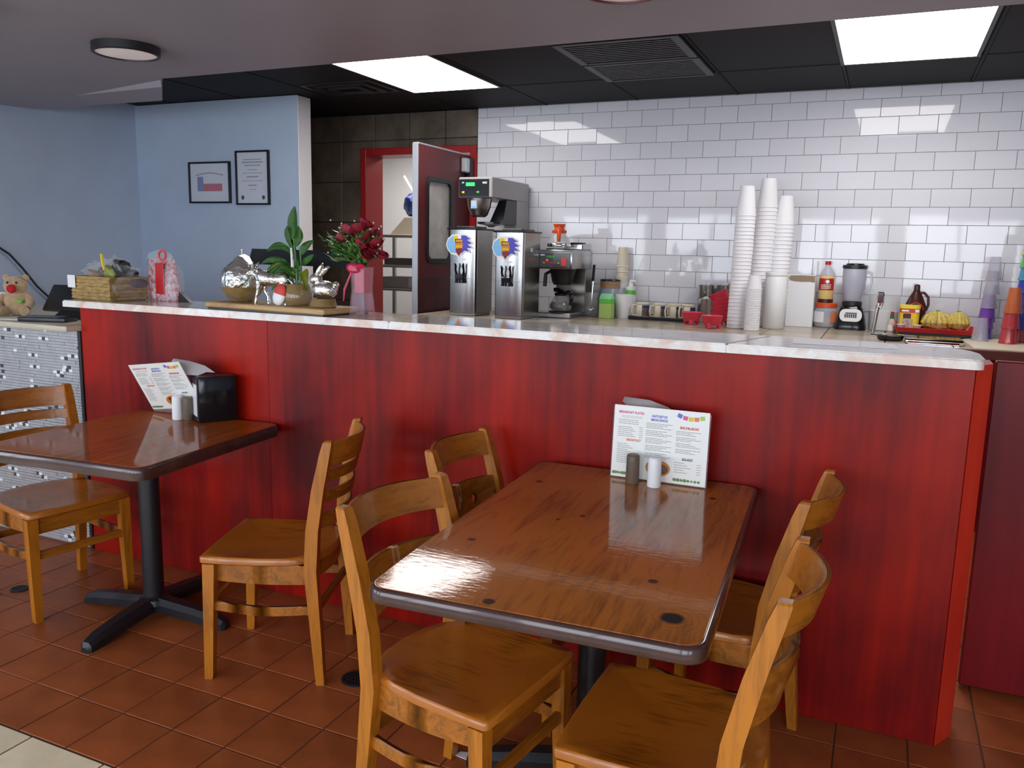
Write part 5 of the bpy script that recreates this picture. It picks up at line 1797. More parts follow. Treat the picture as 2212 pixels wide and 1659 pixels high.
t = thing('coffee_maker', 'stainless coffee brewer with a black control panel between urns and jars', 'coffee maker', (-2.075, 5.335, CZ))
bm = nb(); box(bm, -0.125, 0.125, -0.01, 0.42, 0.335, 0.468, 0.008, 2); obj('head', bm, 'steel', t)
bm = nb(); box(bm, -0.114, 0.112, -0.0145, -0.009, 0.345, 0.442, 0.002); obj('control_panel', bm, 'black_gloss', t)
bm = nb(); box(bm, -0.062, 0.005, -0.0165, -0.0142, 0.412, 0.427, 0.001); obj('display', bm, 'green_dim', t)
bm = nb(); box(bm, -0.065, -0.048, -0.0165, -0.0142, 0.388, 0.402, 0.001); obj('indicator', bm, 'red_led', t)
bm = nb(); box(bm, 0.045, 0.085, -0.0165, -0.0142, 0.358, 0.412, 0.001); obj('switch', bm, 'print_red', t)
bm = nb(); box(bm, -0.090, -0.072, -0.0165, -0.0142, 0.372, 0.384, 0.001); obj('button', bm, 'yellow', t)
for k, m in enumerate(('print_red', 'print_red', 'print_red', 'green')):
    bm = nb(); box(bm, -0.060 + k * 0.026, -0.042 + k * 0.026, -0.0165, -0.0142, 0.372, 0.382, 0.001); obj('button', bm, m, t)
bm = nb(); box(bm, -0.108, -0.075, -0.0165, -0.0142, 0.424, 0.436, 0.001); obj('badge', bm, 'metal_edge', t)
bm = nb(); box(bm, -0.10, 0.125, 0.28, 0.42, 0.03, 0.335, 0.004); obj('back_column', bm, 'steel_dark', t)
bm = nb(); box(bm, -0.125, 0.125, -0.01, 0.42, 0.0, 0.034, 0.006); obj('base', bm, 'steel', t)
bm = nb(); lathe(bm, [(0.062, 0.225), (0.075, 0.25), (0.092, 0.334), (0.0, 0.334)], 24, c=(0.005, 0.13, 0)); obj('brew_basket', bm, 'black_plastic', t)
bm = nb(); tube(bm, [(-0.055, 0.035, 0.315), (-0.068, -0.005, 0.30), (-0.070, -0.012, 0.215)], [0.012, 0.013, 0.013], 8); obj('basket_handle', bm, 'black_plastic', t)
bm = nb(); lathe(bm, [(0.082, 0.0345), (0.082, 0.040), (0.0, 0.041)], 28, c=(0.0, 0.12, 0)); obj('warmer_plate', bm, 'black_metal', t)
bm = nb(); lathe(bm, [(0.088, 0.4685), (0.088, 0.476), (0.0, 0.477)], 28, c=(-0.025, 0.12, 0)); obj('warmer_plate', bm, 'black_metal', t)
bm = nb(); box(bm, -0.02, 0.122, 0.20, 0.40, 0.4685, 0.512, 0.006); obj('rear_deck', bm, 'steel', t)
bm = nb(); lathe(bm, [(0.055, 0.5125), (0.055, 0.520), (0.0, 0.521)], 24, c=(0.055, 0.29, 0)); obj('deck_ring', bm, 'black_metal', t)


def carafe(label, loc, lidm, fill, rot):
    t = thing('carafe', label, 'coffee pot', loc, rot, 'glass coffee pots')
    bm = nb(); olathe(bm, [(0.040, 0.002), (0.070, 0.003), (0.080, 0.022), (0.078, 0.045), (0.060, 0.080), (0.042, 0.105), (0.040, 0.118), (0.037, 0.118), (0.040, 0.100), (0.057, 0.078), (0.075, 0.044), (0.076, 0.022), (0.066, 0.008), (0.040, 0.006)], 28); obj('glass', bm, 'glass', t, 60)
    if fill:
        bm = nb(); lathe(bm, [(0.060, 0.009), (0.0745, 0.022), (0.0735, 0.044), (0.062, 0.062), (0.0, 0.062)], 28); obj('coffee', bm, 'coffee', t, 60)
    else:
        bm = nb(); olathe(bm, [(0.081, 0.010), (0.083, 0.012), (0.083, 0.030), (0.081, 0.032), (0.0805, 0.020), (0.081, 0.010)], 28); obj('steel_band', bm, 'chrome', t, 60)
    bm = nb(); lathe(bm, [(0.050, 0.104), (0.052, 0.122), (0.036, 0.128), (0.032, 0.140), (0.042, 0.160), (0.043, 0.166), (0.0, 0.167)] if not fill else [(0.043, 0.108), (0.045, 0.124), (0.03, 0.130), (0.0, 0.132)], 24); obj('collar', bm, lidm, t, 40)
    bm = nb(); tube(bm, [(0.040, 0, 0.122), (0.075, 0, 0.135), (0.105, 0, 0.120), (0.108, 0, 0.085), (0.100, 0, 0.045)], [0.015, 0.015, 0.015, 0.014, 0.011], 8); obj('handle', bm, lidm, t, 60)
    if fill:
        bm = nb(); hexa(bm, [(-0.042, -0.03, 0.133), (0.03, -0.03, 0.133), (0.03, 0.03, 0.133), (-0.042, 0.03, 0.133), (-0.050, -0.024, 0.160), (0.01, -0.026, 0.140), (0.01, 0.026, 0.140), (-0.050, 0.024, 0.160)]); obj('lid_flap', bm, lidm, t)
    return t


carafe('empty glass coffee pot with an orange collar on top of the coffee brewer', (-2.10, 5.455, CZ + 0.4775), 'orange', False, radians(-70))
carafe('black lidded glass coffee pot of coffee on the lower warmer of the brewer', (-2.075, 5.455, CZ + 0.0415), 'black_gloss', True, radians(-25))


def tcup(name, label, cat, loc, r0, r1, h, m, group=None, th=0.003, seg=24):
    bm = nb(); olathe(bm, [(r0, 0.0), (r1, h), (r1 + 0.0015, h), (r1 - th, h), (r0 - th, 0.004)], seg)
    lathe(bm, [(r0 - 0.0005, 0.0005), (r0 - 0.001, 0.004), (0, 0.004)], seg)
    return tag(obj(name, bm, m, None, 40, loc), label, cat, group)


t = thing('utensil_jar', 'glass jar holding a black handled ladle beside the coffee brewer', 'jar', (-1.925, 5.66, CZ))
bm = nb(); olathe(bm, [(0.050, 0.0), (0.056, 0.006), (0.058, 0.17), (0.055, 0.17), (0.052, 0.008), (0.02, 0.006)], 24); obj('glass', bm, 'glass', t, 50)
t = thing('ladle', 'black handled steel ladle standing in the glass jar', 'ladle', (-1.925, 5.66, CZ + 0.012))
bm = nb(); blob(bm, (0.005, 0.0, 0.033), (0.032, 0.026, 0.030), 3); obj('bowl', bm, 'chrome', t, 60)
bm = nb(); tube(bm, [(0.006, 0.0, 0.055), (0.012, 0.010, 0.24)], [0.006, 0.007], 8, 0.5); obj('shaft', bm, 'chrome', t)
bm = nb(); tube(bm, [(0.012, 0.010, 0.238), (0.016, 0.016, 0.355)], [0.010, 0.010], 8); obj('grip', bm, 'black_plastic', t)

t = thing('milk_carton', 'green topped lime carton on the back counter', 'carton', (-1.765, 5.555, CZ), radians(-4))
bm = nb(); box(bm, -0.045, 0.045, -0.035, 0.035, 0.0, 0.105, 0.003); obj('lower_box', bm, 'lime', t)
bm = nb()
box(bm, -0.0455, 0.0455, -0.0355, 0.0355, 0.1051, 0.135, 0.002); obj('green_band', bm, 'green', t)
bm = nb(); hexa(bm, [(-0.045, -0.035, 0.1352), (0.045, -0.035, 0.1352), (0.045, 0.035, 0.1352), (-0.045, 0.035, 0.1352), (-0.044, -0.003, 0.172), (0.044, -0.003, 0.172), (0.044, 0.003, 0.172), (-0.044, 0.003, 0.172)]); obj('gable', bm, mat('mint_print', (0.25, 0.72, 0.36), 0.35), t)

t = thing('canister', 'clear jar with a dark rimmed tan lid behind the green carton', 'jar', (-1.815, 5.775, CZ))
bm = nb(); lathe(bm, [(0.066, 0.0), (0.070, 0.005), (0.070, 0.200), (0.064, 0.206)], 28); obj('jar_body', bm, 'frost', t, 50)
bm = nb(); lathe(bm, [(0.072, 0.2065), (0.072, 0.216), (0.072, 0.255), (0.0, 0.256)], 28); obj('lid', bm, 'cardboard', t)
bm = nb(); olathe(bm, [(0.0735, 0.252), (0.0755, 0.258), (0.0735, 0.264), (0.064, 0.264), (0.064, 0.2565), (0.0735, 0.252)], 28); obj('lid_rim', bm, 'syrup', t)
bm = nb(); olathe(bm, [(0.0728, 0.205), (0.0735, 0.205), (0.0735, 0.217), (0.0728, 0.217), (0.0728, 0.205)], 28); obj('brown_band', bm, 'gold', t)
tcup('foam_cup', 'single white foam cup beside the green carton', 'cup', (-1.672, 5.66, CZ), 0.050, 0.066, 0.165, 'foam', th=0.005)

# tall column of paper cups behind
x, y = -1.757, 5.865
n = 10
for k in range(n):
    z = CZ + 0.001 + k * 0.0395
    hh = 0.140
    t = tag(thing('paper_cup', None, 'cup', (x, y, z), 0.4 * k, 'inverted paper cups stacked against the tiles'),
            '%s paper cup, %s of the upside down column by the tiles' % ('tan' if k > 5 else 'white', nth(n - k) + (' cup' if n - k == 1 else ' cup from the top')), 'cup', 'inverted paper cups stacked against the tiles')
    bm = nb(); olathe(bm, [(0.0450, 0.0), (0.0335, hh), (0.0, hh) if False else (0.0315, hh), (0.0310, hh - 0.006), (0.0425, 0.0), (0.0450, 0.0)], 20)
    if k == n - 1:
        lathe(bm, [(0.0315, hh - 0.007), (0.0315, hh - 0.005), (0, hh - 0.005)], 20)
    obj('cup_wall', bm, 'cream' if k > 5 else 'foam', t, 50)
    bm = nb(); olathe(bm, [(0.0452, 0.0), (0.0475, 0.003), (0.0452, 0.006), (0.044, 0.003), (0.0452, 0.0)], 20); obj('rim', bm, 'foam', t, 60)

t = thing('soap_pump', 'white pump bottle with green bands behind the foam cup', 'bottle', (-1.668, 5.80, CZ))
bm = nb(); lathe(bm, [(0.034, 0.0), (0.037, 0.006), (0.037, 0.150), (0.034, 0.158)], 20); obj('bottle', bm, 'white_plastic', t)
bm = nb(); lathe(bm, [(0.0375, 0.160), (0.0375, 0.192), (0.030, 0.192)], 20); obj('green_band', bm, 'green', t)
bm = nb(); lathe(bm, [(0.036, 0.1925), (0.036, 0.214), (0.018, 0.220), (0.016, 0.240), (0.0, 0.242)], 20); obj('collar', bm, 'white_plastic', t)
bm = nb(); tube(bm, [(0, 0, 0.240), (0.0, 0, 0.256), (0.03, -0.01, 0.258), (0.038, -0.012, 0.250)], [0.012, 0.012, 0.009, 0.006], 8); obj('nozzle', bm, 'white_plastic', t)

t = thing('creamer_tray', 'flat black tray under the row of cream jugs', 'tray', (-1.395, 5.70, CZ))
bm = nb(); box(bm, -0.215, 0.215, -0.14, 0.13, 0.0, 0.012, 0.004); obj('plate', bm, 'black_plastic', t)
bm = nb()
for q in ((-0.215, 0.215, -0.14, -0.132), (-0.215, 0.215, 0.122, 0.13), (-0.215, -0.207, -0.132, 0.122), (0.207, 0.215, -0.132, 0.122)):
    box(bm, q[0], q[1], q[2], q[3], 0.012, 0.024, 0.002)
obj('raised_edge', bm, 'black_plastic', t)
JL = ['cream jug with a blue band, first from the foam cup', 'cream jug with a blue band, second from the foam cup', 'cream jug with a blue band, third from the foam cup', 'cream jug with a blue band, nearest the red bowls']
for k, (x, y) in enumerate(((-1.535, 5.66), (-1.41, 5.665), (-1.305, 5.66), (-1.215, 5.665))):
    t = thing('cream_jug', JL[k], 'jug', (x, y, CZ + 0.0125), radians(212 + 6 * k), 'cream jugs on the black tray')
    bm = nb(); lathe(bm, [(0.042, 0.0), (0.046, 0.006), (0.047, 0.055), (0.044, 0.088), (0.040, 0.092)], 24); obj('body', bm, 'cream', t, 50)
    bm = nb(); lathe(bm, [(0.047, 0.0925), (0.047, 0.099), (0.038, 0.104), (0.0, 0.105)], 24); obj('lid', bm, 'cream', t)
    bm = nb()
    
    for q in range(-2, 4):
        a0, a1 = 1.85 + q * 0.26 - 0.13, 1.85 + q * 0.26 + 0.13
        ra, rb = 0.0482, 0.0462
        hexa(bm, [(ra * cos(a0), ra * sin(a0), 0.062), (ra * cos(a1), ra * sin(a1), 0.062), ((ra - .002) * cos(a1), (ra - .002) * sin(a1), 0.062), ((ra - .002) * cos(a0), (ra - .002) * sin(a0), 0.062),
                  (rb * cos(a0), rb * sin(a0), 0.086), (rb * cos(a1), rb * sin(a1), 0.086), ((rb - .002) * cos(a1), (rb - .002) * sin(a1), 0.086), ((rb - .002) * cos(a0), (rb - .002) * sin(a0), 0.086)])
    obj('blue_band', bm, 'blue', t, 60)
    bm = nb()
    for q in range(-2, 4):
        a0, a1 = 1.85 + q * 0.26 - 0.13, 1.85 + q * 0.26 + 0.13
        r_ = 0.0480
        hexa(bm, [(r_ * cos(a0), r_ * sin(a0), 0.012), (r_ * cos(a1), r_ * sin(a1), 0.012), ((r_ - .002) * cos(a1), (r_ - .002) * sin(a1), 0.012), ((r_ - .002) * cos(a0), (r_ - .002) * sin(a0), 0.012),
                  (r_ * cos(a0), r_ * sin(a0), 0.060), (r_ * cos(a1), r_ * sin(a1), 0.060), ((r_ - .002) * cos(a1), (r_ - .002) * sin(a1), 0.060), ((r_ - .002) * cos(a0), (r_ - .002) * sin(a0), 0.060)])
    obj('picture', bm, 'cream_dark', t)
    bm = nb(); tube(bm, [(0.045, 0, 0.086), (0.072, 0, 0.084), (0.078, 0, 0.050), (0.072, 0, 0.014), (0.045, 0, 0.012)], 0.007, 8); obj('handle', bm, 'cream', t, 60)


def canister(label, loc, r_, h_, packets=True):
    t = thing('steel_canister', label, 'canister', loc, 0, 'steel canisters of packets')
    bm = nb(); olathe(bm, [(r_ * 0.93, 0.0), (r_, 0.004), (r_, h_), (r_ + 0.002, h_ + 0.002), (r_ - 0.003, h_), (r_ - 0.003, 0.006), (r_ * 0.5, 0.005)], 28); obj('cup', bm, 'steel_cup', t, 50)
    if packets:
        bm = nb()
        rg = random.Random(int(r_ * 1e5))
        for q in range(9):
            a = rg.uniform(0, 6.28)
            Mx = T(rg.uniform(-0.5, 0.5) * r_, rg.uniform(-0.5, 0.5) * r_, h_ - 0.012 + rg.uniform(0, 0.012)) @ RZ(a) @ Matrix.Rotation(rg.uniform(-0.4, 0.4), 4, 'X')
            box(bm, -0.018, 0.018, -0.002, 0.002, -0.02, 0.02, 0, 1, Mx)
        o = obj('packets', bm, 'paper', t); o['kind'] = 'stuff'


canister('short steel canister standing behind the red bowls', (-1.115, 5.72, CZ), 0.052, 0.155)
canister('taller steel canister full of white packets, nearest the jugs', (-1.140, 5.86, CZ), 0.055, 0.245)
canister('taller steel canister full of white packets, nearest the foam cup stacks', (-1.015, 5.865, CZ), 0.052, 0.248)


def bowl(label, loc, rot=0.0, tilt=0.0, grp='red molcajete bowls'):
    t = thing('salsa_bowl', label, 'bowl', loc, (0, tilt, rot), grp)
    bm = nb(); olathe(bm, [(0.022, 0.020), (0.046, 0.022), (0.056, 0.040), (0.066, 0.076), (0.068, 0.080), (0.064, 0.082), (0.060, 0.078), (0.050, 0.044), (0.040, 0.030), (0.02, 0.028), (0.022, 0.020)], 28)
    lathe(bm, [(0.0225, 0.0205), (0.0225, 0.0275), (0, 0.0275)], 28)
    obj('bowl', bm, 'red_bowl', t, 45)
    for k in range(3):
        a = k * 2 * pi / 3 + 0.5
        bm = nb(); tube(bm, [(0.040 * cos(a), 0.040 * sin(a), 0.032), (0.047 * cos(a), 0.047 * sin(a), 0.0)], [0.017, 0.011], 8); obj('foot', bm, 'red_bowl', t)


bowl('red three footed salsa bowl standing alone in front of the cream jugs', (-1.142, 5.44, CZ), 0.2)
bowl('red three footed salsa bowl in front of the bowl stack', (-0.968, 5.225, CZ), -0.2)
for k in range(5):
    bowl('red salsa bowl, %s from the bottom of the nested bowl stack beside the foam cups' % ONES[k + 1], (-0.968, 5.555, CZ + k * 0.026), 0.2, 0.0)
bowl('top red salsa bowl of the stack, tipped on its side against the cups', (-0.968, 5.555, CZ + 0.138), 0.0, -0.42)


def cup_stack(label, x, y, n, r_rim, pitch, hcup, r_base, grp, lean=0.0):
    """nested upside down foam cups: every cup an object"""
    me_w = me_r = None
    for k in range(n):
        z = CZ + 0.0005 + k * pitch
        t = thing('foam_cup', label % (nth(n - k) + (' cup' if n - k == 1 else ' cup from the top')), 'cup', (x + lean * k * pitch, y, z), 0, grp)
        if me_w is None:
            bm = nb(); olathe(bm, [(r_rim - 0.0012, 0.004), (r_base, hcup), (r_base - 0.004, hcup), (r_rim - 0.005, 0.004), (r_rim - 0.0012, 0.004)], 18); me_w = mesh_of(bm, 'cup_wall', 'foam', 50)
            bm = nb(); olathe(bm, [(r_rim - 0.004, 0.0), (r_rim, 0.002), (r_rim, 0.007), (r_rim - 0.003, 0.009), (r_rim - 0.006, 0.005), (r_rim - 0.004, 0.0)], 18); me_r = mesh_of(bm, 'rim', 'foam', 50)
        piece('cup_wall', me_w, t, (0, 0, 0))
        piece('rim', me_r, t, (0, 0, 0))
        if k == n - 1:
            bm = nb(); lathe(bm, [(r_base - 0.003, hcup - 0.012), (r_base - 0.003, hcup - 0.008), (0, hcup - 0.008)], 18); obj('cup_base', bm, 'foam', t)


cup_stack('foam cup, %s of the tall stack by the red bowls', -0.838, 5.36, 31, 0.0625, 0.0232, 0.185, 0.043, 'tall foam cup stack by the red bowls', 0.020)
cup_stack('foam cup, %s of the tallest, middle stack', -0.752, 5.62, 31, 0.066, 0.0254, 0.185, 0.045, 'tallest foam cup stack in the middle', 0.028)
cup_stack('foam cup, %s of the tall stack by the carton', -0.640, 5.66, 27, 0.064, 0.0252, 0.185, 0.042, 'tall foam cup stack by the white carton', 0.026)
cup_stack('small white cup, %s of the short stack', -0.728, 5.25, 25, 0.047, 0.0105, 0.085, 0.034, 'short stack of small white cups')
t = thing('white_tub', 'smooth white cylinder tub between the cup stacks and the carton', 'tub', (-0.628, 5.49, CZ))
bm = nb(); lathe(bm, [(0.062, 0.0), (0.066, 0.004), (0.066, 0.330), (0.062, 0.334), (0.0, 0.335)], 32); obj('tub', bm, 'white_tub', t, 50)
bm = nb(); lathe(bm, [(0.068, 0.3355), (0.068, 0.352), (0.064, 0.356), (0.0, 0.357)], 32); obj('lid', bm, 'foam', t)

t = thing('cup_carton', 'plain white carton with a torn brown opening right of the cup stacks', 'box', (-0.497, 5.735, CZ), radians(1))
bm = nb(); box(bm, -0.085, 0.085, -0.005, 0.15, 0.0, 0.340, 0.002); obj('box', bm, 'box_white', t)
bm = nb(); prism(bm, [(-0.081, 0.318), (-0.070, 0.335), (0.0, 0.3375), (0.083, 0.336), (0.083, 0.292), (0.05, 0.297), (0.0, 0.295), (-0.05, 0.298), (-0.072, 0.304)], 0.005, 0.0065, FRONT); obj('torn_patch', bm, 'cardboard', t)
bm = nb(); box(bm, 0.070, 0.084, 0.10, 0.15, 0.341, 0.43, 0.001); obj('raised_flap', bm, 'box_white', t)

t = thing('mayo_jar', 'clear jar with an orange lid and white label under the yellow bottle', 'jar', (-0.338, 5.83, CZ))
bm = nb(); lathe(bm, [(0.064, 0.0), (0.070, 0.010), (0.073, 0.05), (0.072, 0.110), (0.062, 0.132)], 28); obj('jar_glass', bm, 'frost', t, 60)
bm = nb(); lathe(bm, [(0.0585, 0.003), (0.0675, 0.012), (0.068, 0.055), (0.0, 0.060)], 28); obj('contents', bm, 'cream', t, 60)
bm = nb(); lathe(bm, [(0.068, 0.1325), (0.068, 0.158), (0.064, 0.162), (0.0, 0.162)], 28); obj('lid', bm, 'orange', t)


def curved_label(parent, r_, a0, a1, z0, z1, m, name='label', n=8, slant=0.0):
    bm = nb()
    for q in range(n):
        b0, b1 = a0 + (a1 - a0) * q / n, a0 + (a1 - a0) * (q + 1) / n
        s0, s1 = slant * q / n, slant * (q + 1) / n
        hexa(bm, [((r_ + .001) * cos(b0), (r_ + .001) * sin(b0), z0 + s0), ((r_ + .001) * cos(b1), (r_ + .001) * sin(b1), z0 + s1), ((r_ - .0005) * cos(b1), (r_ - .0005) * sin(b1), z0 + s1), ((r_ - .0005) * cos(b0), (r_ - .0005) * sin(b0), z0 + s0),
                  ((r_ + .001) * cos(b0), (r_ + .001) * sin(b0), z1 + s0), ((r_ + .001) * cos(b1), (r_ + .001) * sin(b1), z1 + s1), ((r_ - .0005) * cos(b1), (r_ - .0005) * sin(b1), z1 + s1), ((r_ - .0005) * cos(b0), (r_ - .0005) * sin(b0), z1 + s0)])
    return obj(name, bm, m, parent, 60)


curved_label(t, 0.074, radians(-165), radians(-95), 0.035, 0.105, 'paper')
curved_label(t, 0.074, radians(-62), radians(-20), 0.035, 0.110, 'print_orange', 'side_label')

t = thing('syrup_bottle', 'yellow bottle with a red label and red cap standing on the jar', 'bottle', (-0.348, 5.83, CZ + 0.1625))
bm = nb(); lathe(bm, [(0.044, 0.0), (0.047, 0.004), (0.047, 0.155), (0.045, 0.175)], 28); obj('liquid', bm, 'oil', t, 60)
bm = nb(); lathe(bm, [(0.0455, 0.1755), (0.044, 0.190), (0.030, 0.215), (0.017, 0.232), (0.016, 0.246)], 28); obj('shoulder', bm, 'frost', t, 60)
bm = nb(); lathe(bm, [(0.0185, 0.2465), (0.0185, 0.270), (0.0, 0.271)], 20); obj('cap', bm, 'red', t)
bm = nb(); lathe(bm, [(0.0478, 0.0), (0.0478, 0.024), (0.0465, 0.024)], 28); obj('dark_foot', bm, 'syrup', t)
lb = curved_label(t, 0.0475, radians(-160), radians(-20), 0.082, 0.158, 'red', 'label')
bm = nb(); prism(bm, [(0.012 * cos(k * pi / 8) + 0.008, 0.138 + 0.012 * sin(k * pi / 8)) for k in range(16)], 0.0480, 0.0496, FRONT); obj('white_emblem', bm, 'paper', lb)
for k in range(3):
    curved_label(lb, 0.0482, radians(-130), radians(-52), 0.090 + k * 0.011, 0.096 + k * 0.011, 'cream', 'lettering', 4, 0.004)
curved_label(lb, 0.0482, radians(-158), radians(-22), 0.119, 0.124, 'maroon', 'stripe', 6)

# blender
t = thing('blender', 'black countertop blender with a clear jug and white control plate', 'blender', (-0.180, 5.765, CZ), radians(0))
bm = nb()
secs = [(0.0, 0.094, 0.085), (0.02, 0.094, 0.085), (0.05, 0.088, 0.080), (0.10, 0.078, 0.070), (0.135, 0.068, 0.060), (0.150, 0.058, 0.052)]
rings = [[bm.verts.new((x * a, y * b, z)) for x, y in rrect(2, 2, 0.55, 5)] for z, a, b in secs]
for A, B in zip(rings, rings[1:]):
    n = len(A)
    for i in range(n):
        bm.faces.new((A[i], A[(i + 1) % n], B[(i + 1) % n], B[i]))
bm.faces.new(list(reversed(rings[0]))); bm.faces.new(rings[-1])
obj('motor_base', bm, 'black_gloss', t, 40)
bm = nb(); prism(bm, rrect(0.132, 0.080, 0.034, 6), 0, 0.014, T(0, -0.072, 0.092) @ Matrix.Rotation(radians(-13), 4, 'X') @ FRONT); pl = obj('control_plate', bm, 'white_plastic', t)
bm = nb()
for k in range(6):
    box(bm, -0.036 + k * 0.0125, -0.027 + k * 0.0125, -0.0895 - 0.0, -0.084, 0.078, 0.102, 0.001)
box(bm, -0.032, 0.036, -0.0865, -0.0815, 0.106, 0.112)
obj('buttons', bm, 'ink_dark', pl)
bm = nb(); lathe(bm, [(0.056, 0.1505), (0.060, 0.155), (0.060, 0.178), (0.052, 0.184)], 24); obj('jug_collar', bm, 'black_plastic', t)
bm = nb(); olathe(bm, [(0.048, 0.184), (0.050, 0.20), (0.066, 0.26), (0.072, 0.33), (0.071, 0.388), (0.068, 0.388), (0.069, 0.33), (0.063, 0.262), (0.047, 0.202), (0.03, 0.188)], 28); obj('jug', bm, 'frost', t, 60)
bm = nb(); tube(bm, [(0.066, 0, 0.372), (0.098, 0, 0.362), (0.105, 0, 0.31), (0.095, 0, 0.26), (0.068, 0, 0.245)], 0.008, 8); obj('jug_handle', bm, 'frost', t, 60)
bm = nb(); lathe(bm, [(0.070, 0.3885), (0.075, 0.392), (0.075, 0.410), (0.055, 0.414), (0.052, 0.422), (0.0, 0.424)], 28); obj('lid', bm, 'black_plastic', t)

t = thing('clear_bucket', 'large clear plastic tub partly filled with white powder right of the blender', 'tub', (0.010, 5.83, CZ))
bm = nb(); olathe(bm, [(0.086, 0.0), (0.096, 0.226), (0.099, 0.228), (0.093, 0.228), (0.083, 0.004), (0.03, 0.003)], 32); obj('tub', bm, mat('clear_tub_plastic', (0.75, 0.75, 0.76), 0.15, alpha=0.22), t, 50)
bm = nb(); lathe(bm, [(0.080, 0.005), (0.086, 0.125), (0.0, 0.130)], 32); obj('white_powder', bm, 'foam', t, 50)

t = thing('milk_frother', 'upright chrome bar tool with a wire loop in front of the clear tub', 'bar tool', (-0.040, 5.49, CZ))
bm = nb(); lathe(bm, [(0.026, 0.0), (0.026, 0.006), (0.010, 0.010), (0.0, 0.012)], 20); obj('foot', bm, 'chrome', t)
bm = nb(); tube(bm, [(0, 0, 0.008), (0.012, 0, 0.14), (0.022, 0, 0.19)], 0.011, 12); obj('shaft', bm, 'steel', t)
bm = nb(); box(bm, 0.006, 0.046, -0.014, 0.014, 0.188, 0.258, 0.005); obj('head', bm, 'chrome', t)
bm = nb(); tube(bm, [(0.010, -0.018, 0.235), (0.002, -0.024, 0.20), (0.004, -0.026, 0.166), (0.036, -0.026, 0.168), (0.044, -0.024, 0.20), (0.042, -0.018, 0.235)], 0.0035, 6); obj('wire_loop', bm, 'steel_dark', t)

t = thing('red_tray', 'red plastic tray holding the cocoa tub and yellow snack bags', 'tray', (0.305, 5.665, CZ + 0.022))
bm = nb(); prism(bm, rrect(0.43, 0.34, 0.03, 4), 0.0, 0.005); obj('floor_plate', bm, 'red', t)
bm = nb()
P, I = rrect(0.455, 0.365, 0.035, 4), rrect(0.43, 0.34, 0.03, 4)
rings = [[bm.verts.new((x, y, z)) for x, y in poly] for poly, z in ((I, 0.0), (P, 0.026), (rrect(0.470, 0.380, 0.040, 4), 0.027), (rrect(0.470, 0.380, 0.040, 4), 0.030), (rrect(0.450, 0.360, 0.035, 4), 0.029), (rrect(0.426, 0.336, 0.03, 4), 0.0045))]
for A, B in zip(rings, rings[1:]):
    n = len(A)
    for i in range(n):
        bm.faces.new((A[i], A[(i + 1) % n], B[(i + 1) % n], B[i]))
obj('rim', bm, 'red', t, 30)
bm = nb(); box(bm, 0.11, 0.50, 5.52, 5.80, CZ, CZ + 0.0215, 0.003)
tag(obj('black_mat', bm, 'black_plastic'), 'flat black base under the red tray', 'mat')

t = thing('hot_sauce', 'small hot sauce bottle with a red cap and green neck', 'bottle', (0.062, 5.70, CZ))
bm = nb(); lathe(bm, [(0.022, 0.0), (0.024, 0.004), (0.024, 0.055), (0.011, 0.085)], 20); obj('glass', bm, mat('pale_sauce_glass', (0.62, 0.45, 0.40), 0.1), t, 50)
bm = nb(); lathe(bm, [(0.0115, 0.0852), (0.0115, 0.112), (0.0, 0.112)], 16); obj('green_neck', bm, 'print_green', t)
bm = nb(); lathe(bm, [(0.0095, 0.1122), (0.0095, 0.130), (0.0, 0.131)], 16); obj('red_cap', bm, 'red', t)
curved_label(t, 0.0245, radians(-150), radians(-30), 0.012, 0.048, 'paper')

t = thing('cocoa_tub', 'yellow drink powder tub with a red band and dark picture', 'tub', (0.158, 5.690, CZ + 0.0275))
P = rrect(0.112, 0.085, 0.022, 4)
bm = nb(); prism(bm, P, 0.0, 0.128); obj('body', bm, 'yellow', t)
bm = nb(); prism(bm, rrect(0.118, 0.091, 0.024, 4), 0.1285, 0.150); obj('lid', bm, mat('lemon_lid', (0.80, 0.66, 0.03), 0.35), t)
bm = nb(); prism(bm, rrect(0.1135, 0.0865, 0.0222, 4), 0.103, 0.1275); obj('red_band', bm, 'print_red', t)
bm = nb(); box(bm, -0.036, 0.008, -0.0445, -0.0425, 0.068, 0.098); obj('dark_label', bm, 'syrup', t)
bm = nb(); box(bm, -0.040, 0.020, -0.0445, -0.0425, 0.006, 0.066); obj('picture', bm, mat('tan_print', (0.50, 0.38, 0.30), 0.5, var=0.5, vscale=60), t)
bm = nb(); box(bm, -0.046, -0.006, -0.0455, -0.0435, 0.110, 0.120); obj('lettering', bm, 'paper', t)
bm = nb(); box(bm, 0.030, 0.052, -0.0445, -0.0425, 0.106, 0.124); obj('emblem', bm, 'paper', t)
for k, (x, y, m, l) in enumerate(((0.115, 5.615, 'white_plastic', 'clear lidded portion cup in front of the cocoa tub'), (0.205, 5.605, 'white_plastic', 'clear lidded portion cup right of the other before the cocoa tub'))):
    t = thing('portion_cup', l, 'cup', (x, y, CZ + 0.0275), 0, 'portion cups on the red tray')
    bm = nb(); lathe(bm, [(0.018, 0.0), (0.024, 0.030)], 16); obj('cup', bm, 'frost', t)
    bm = nb(); lathe(bm, [(0.026, 0.0302), (0.026, 0.034), (0.0, 0.035)], 16); obj('lid', bm, m, t)

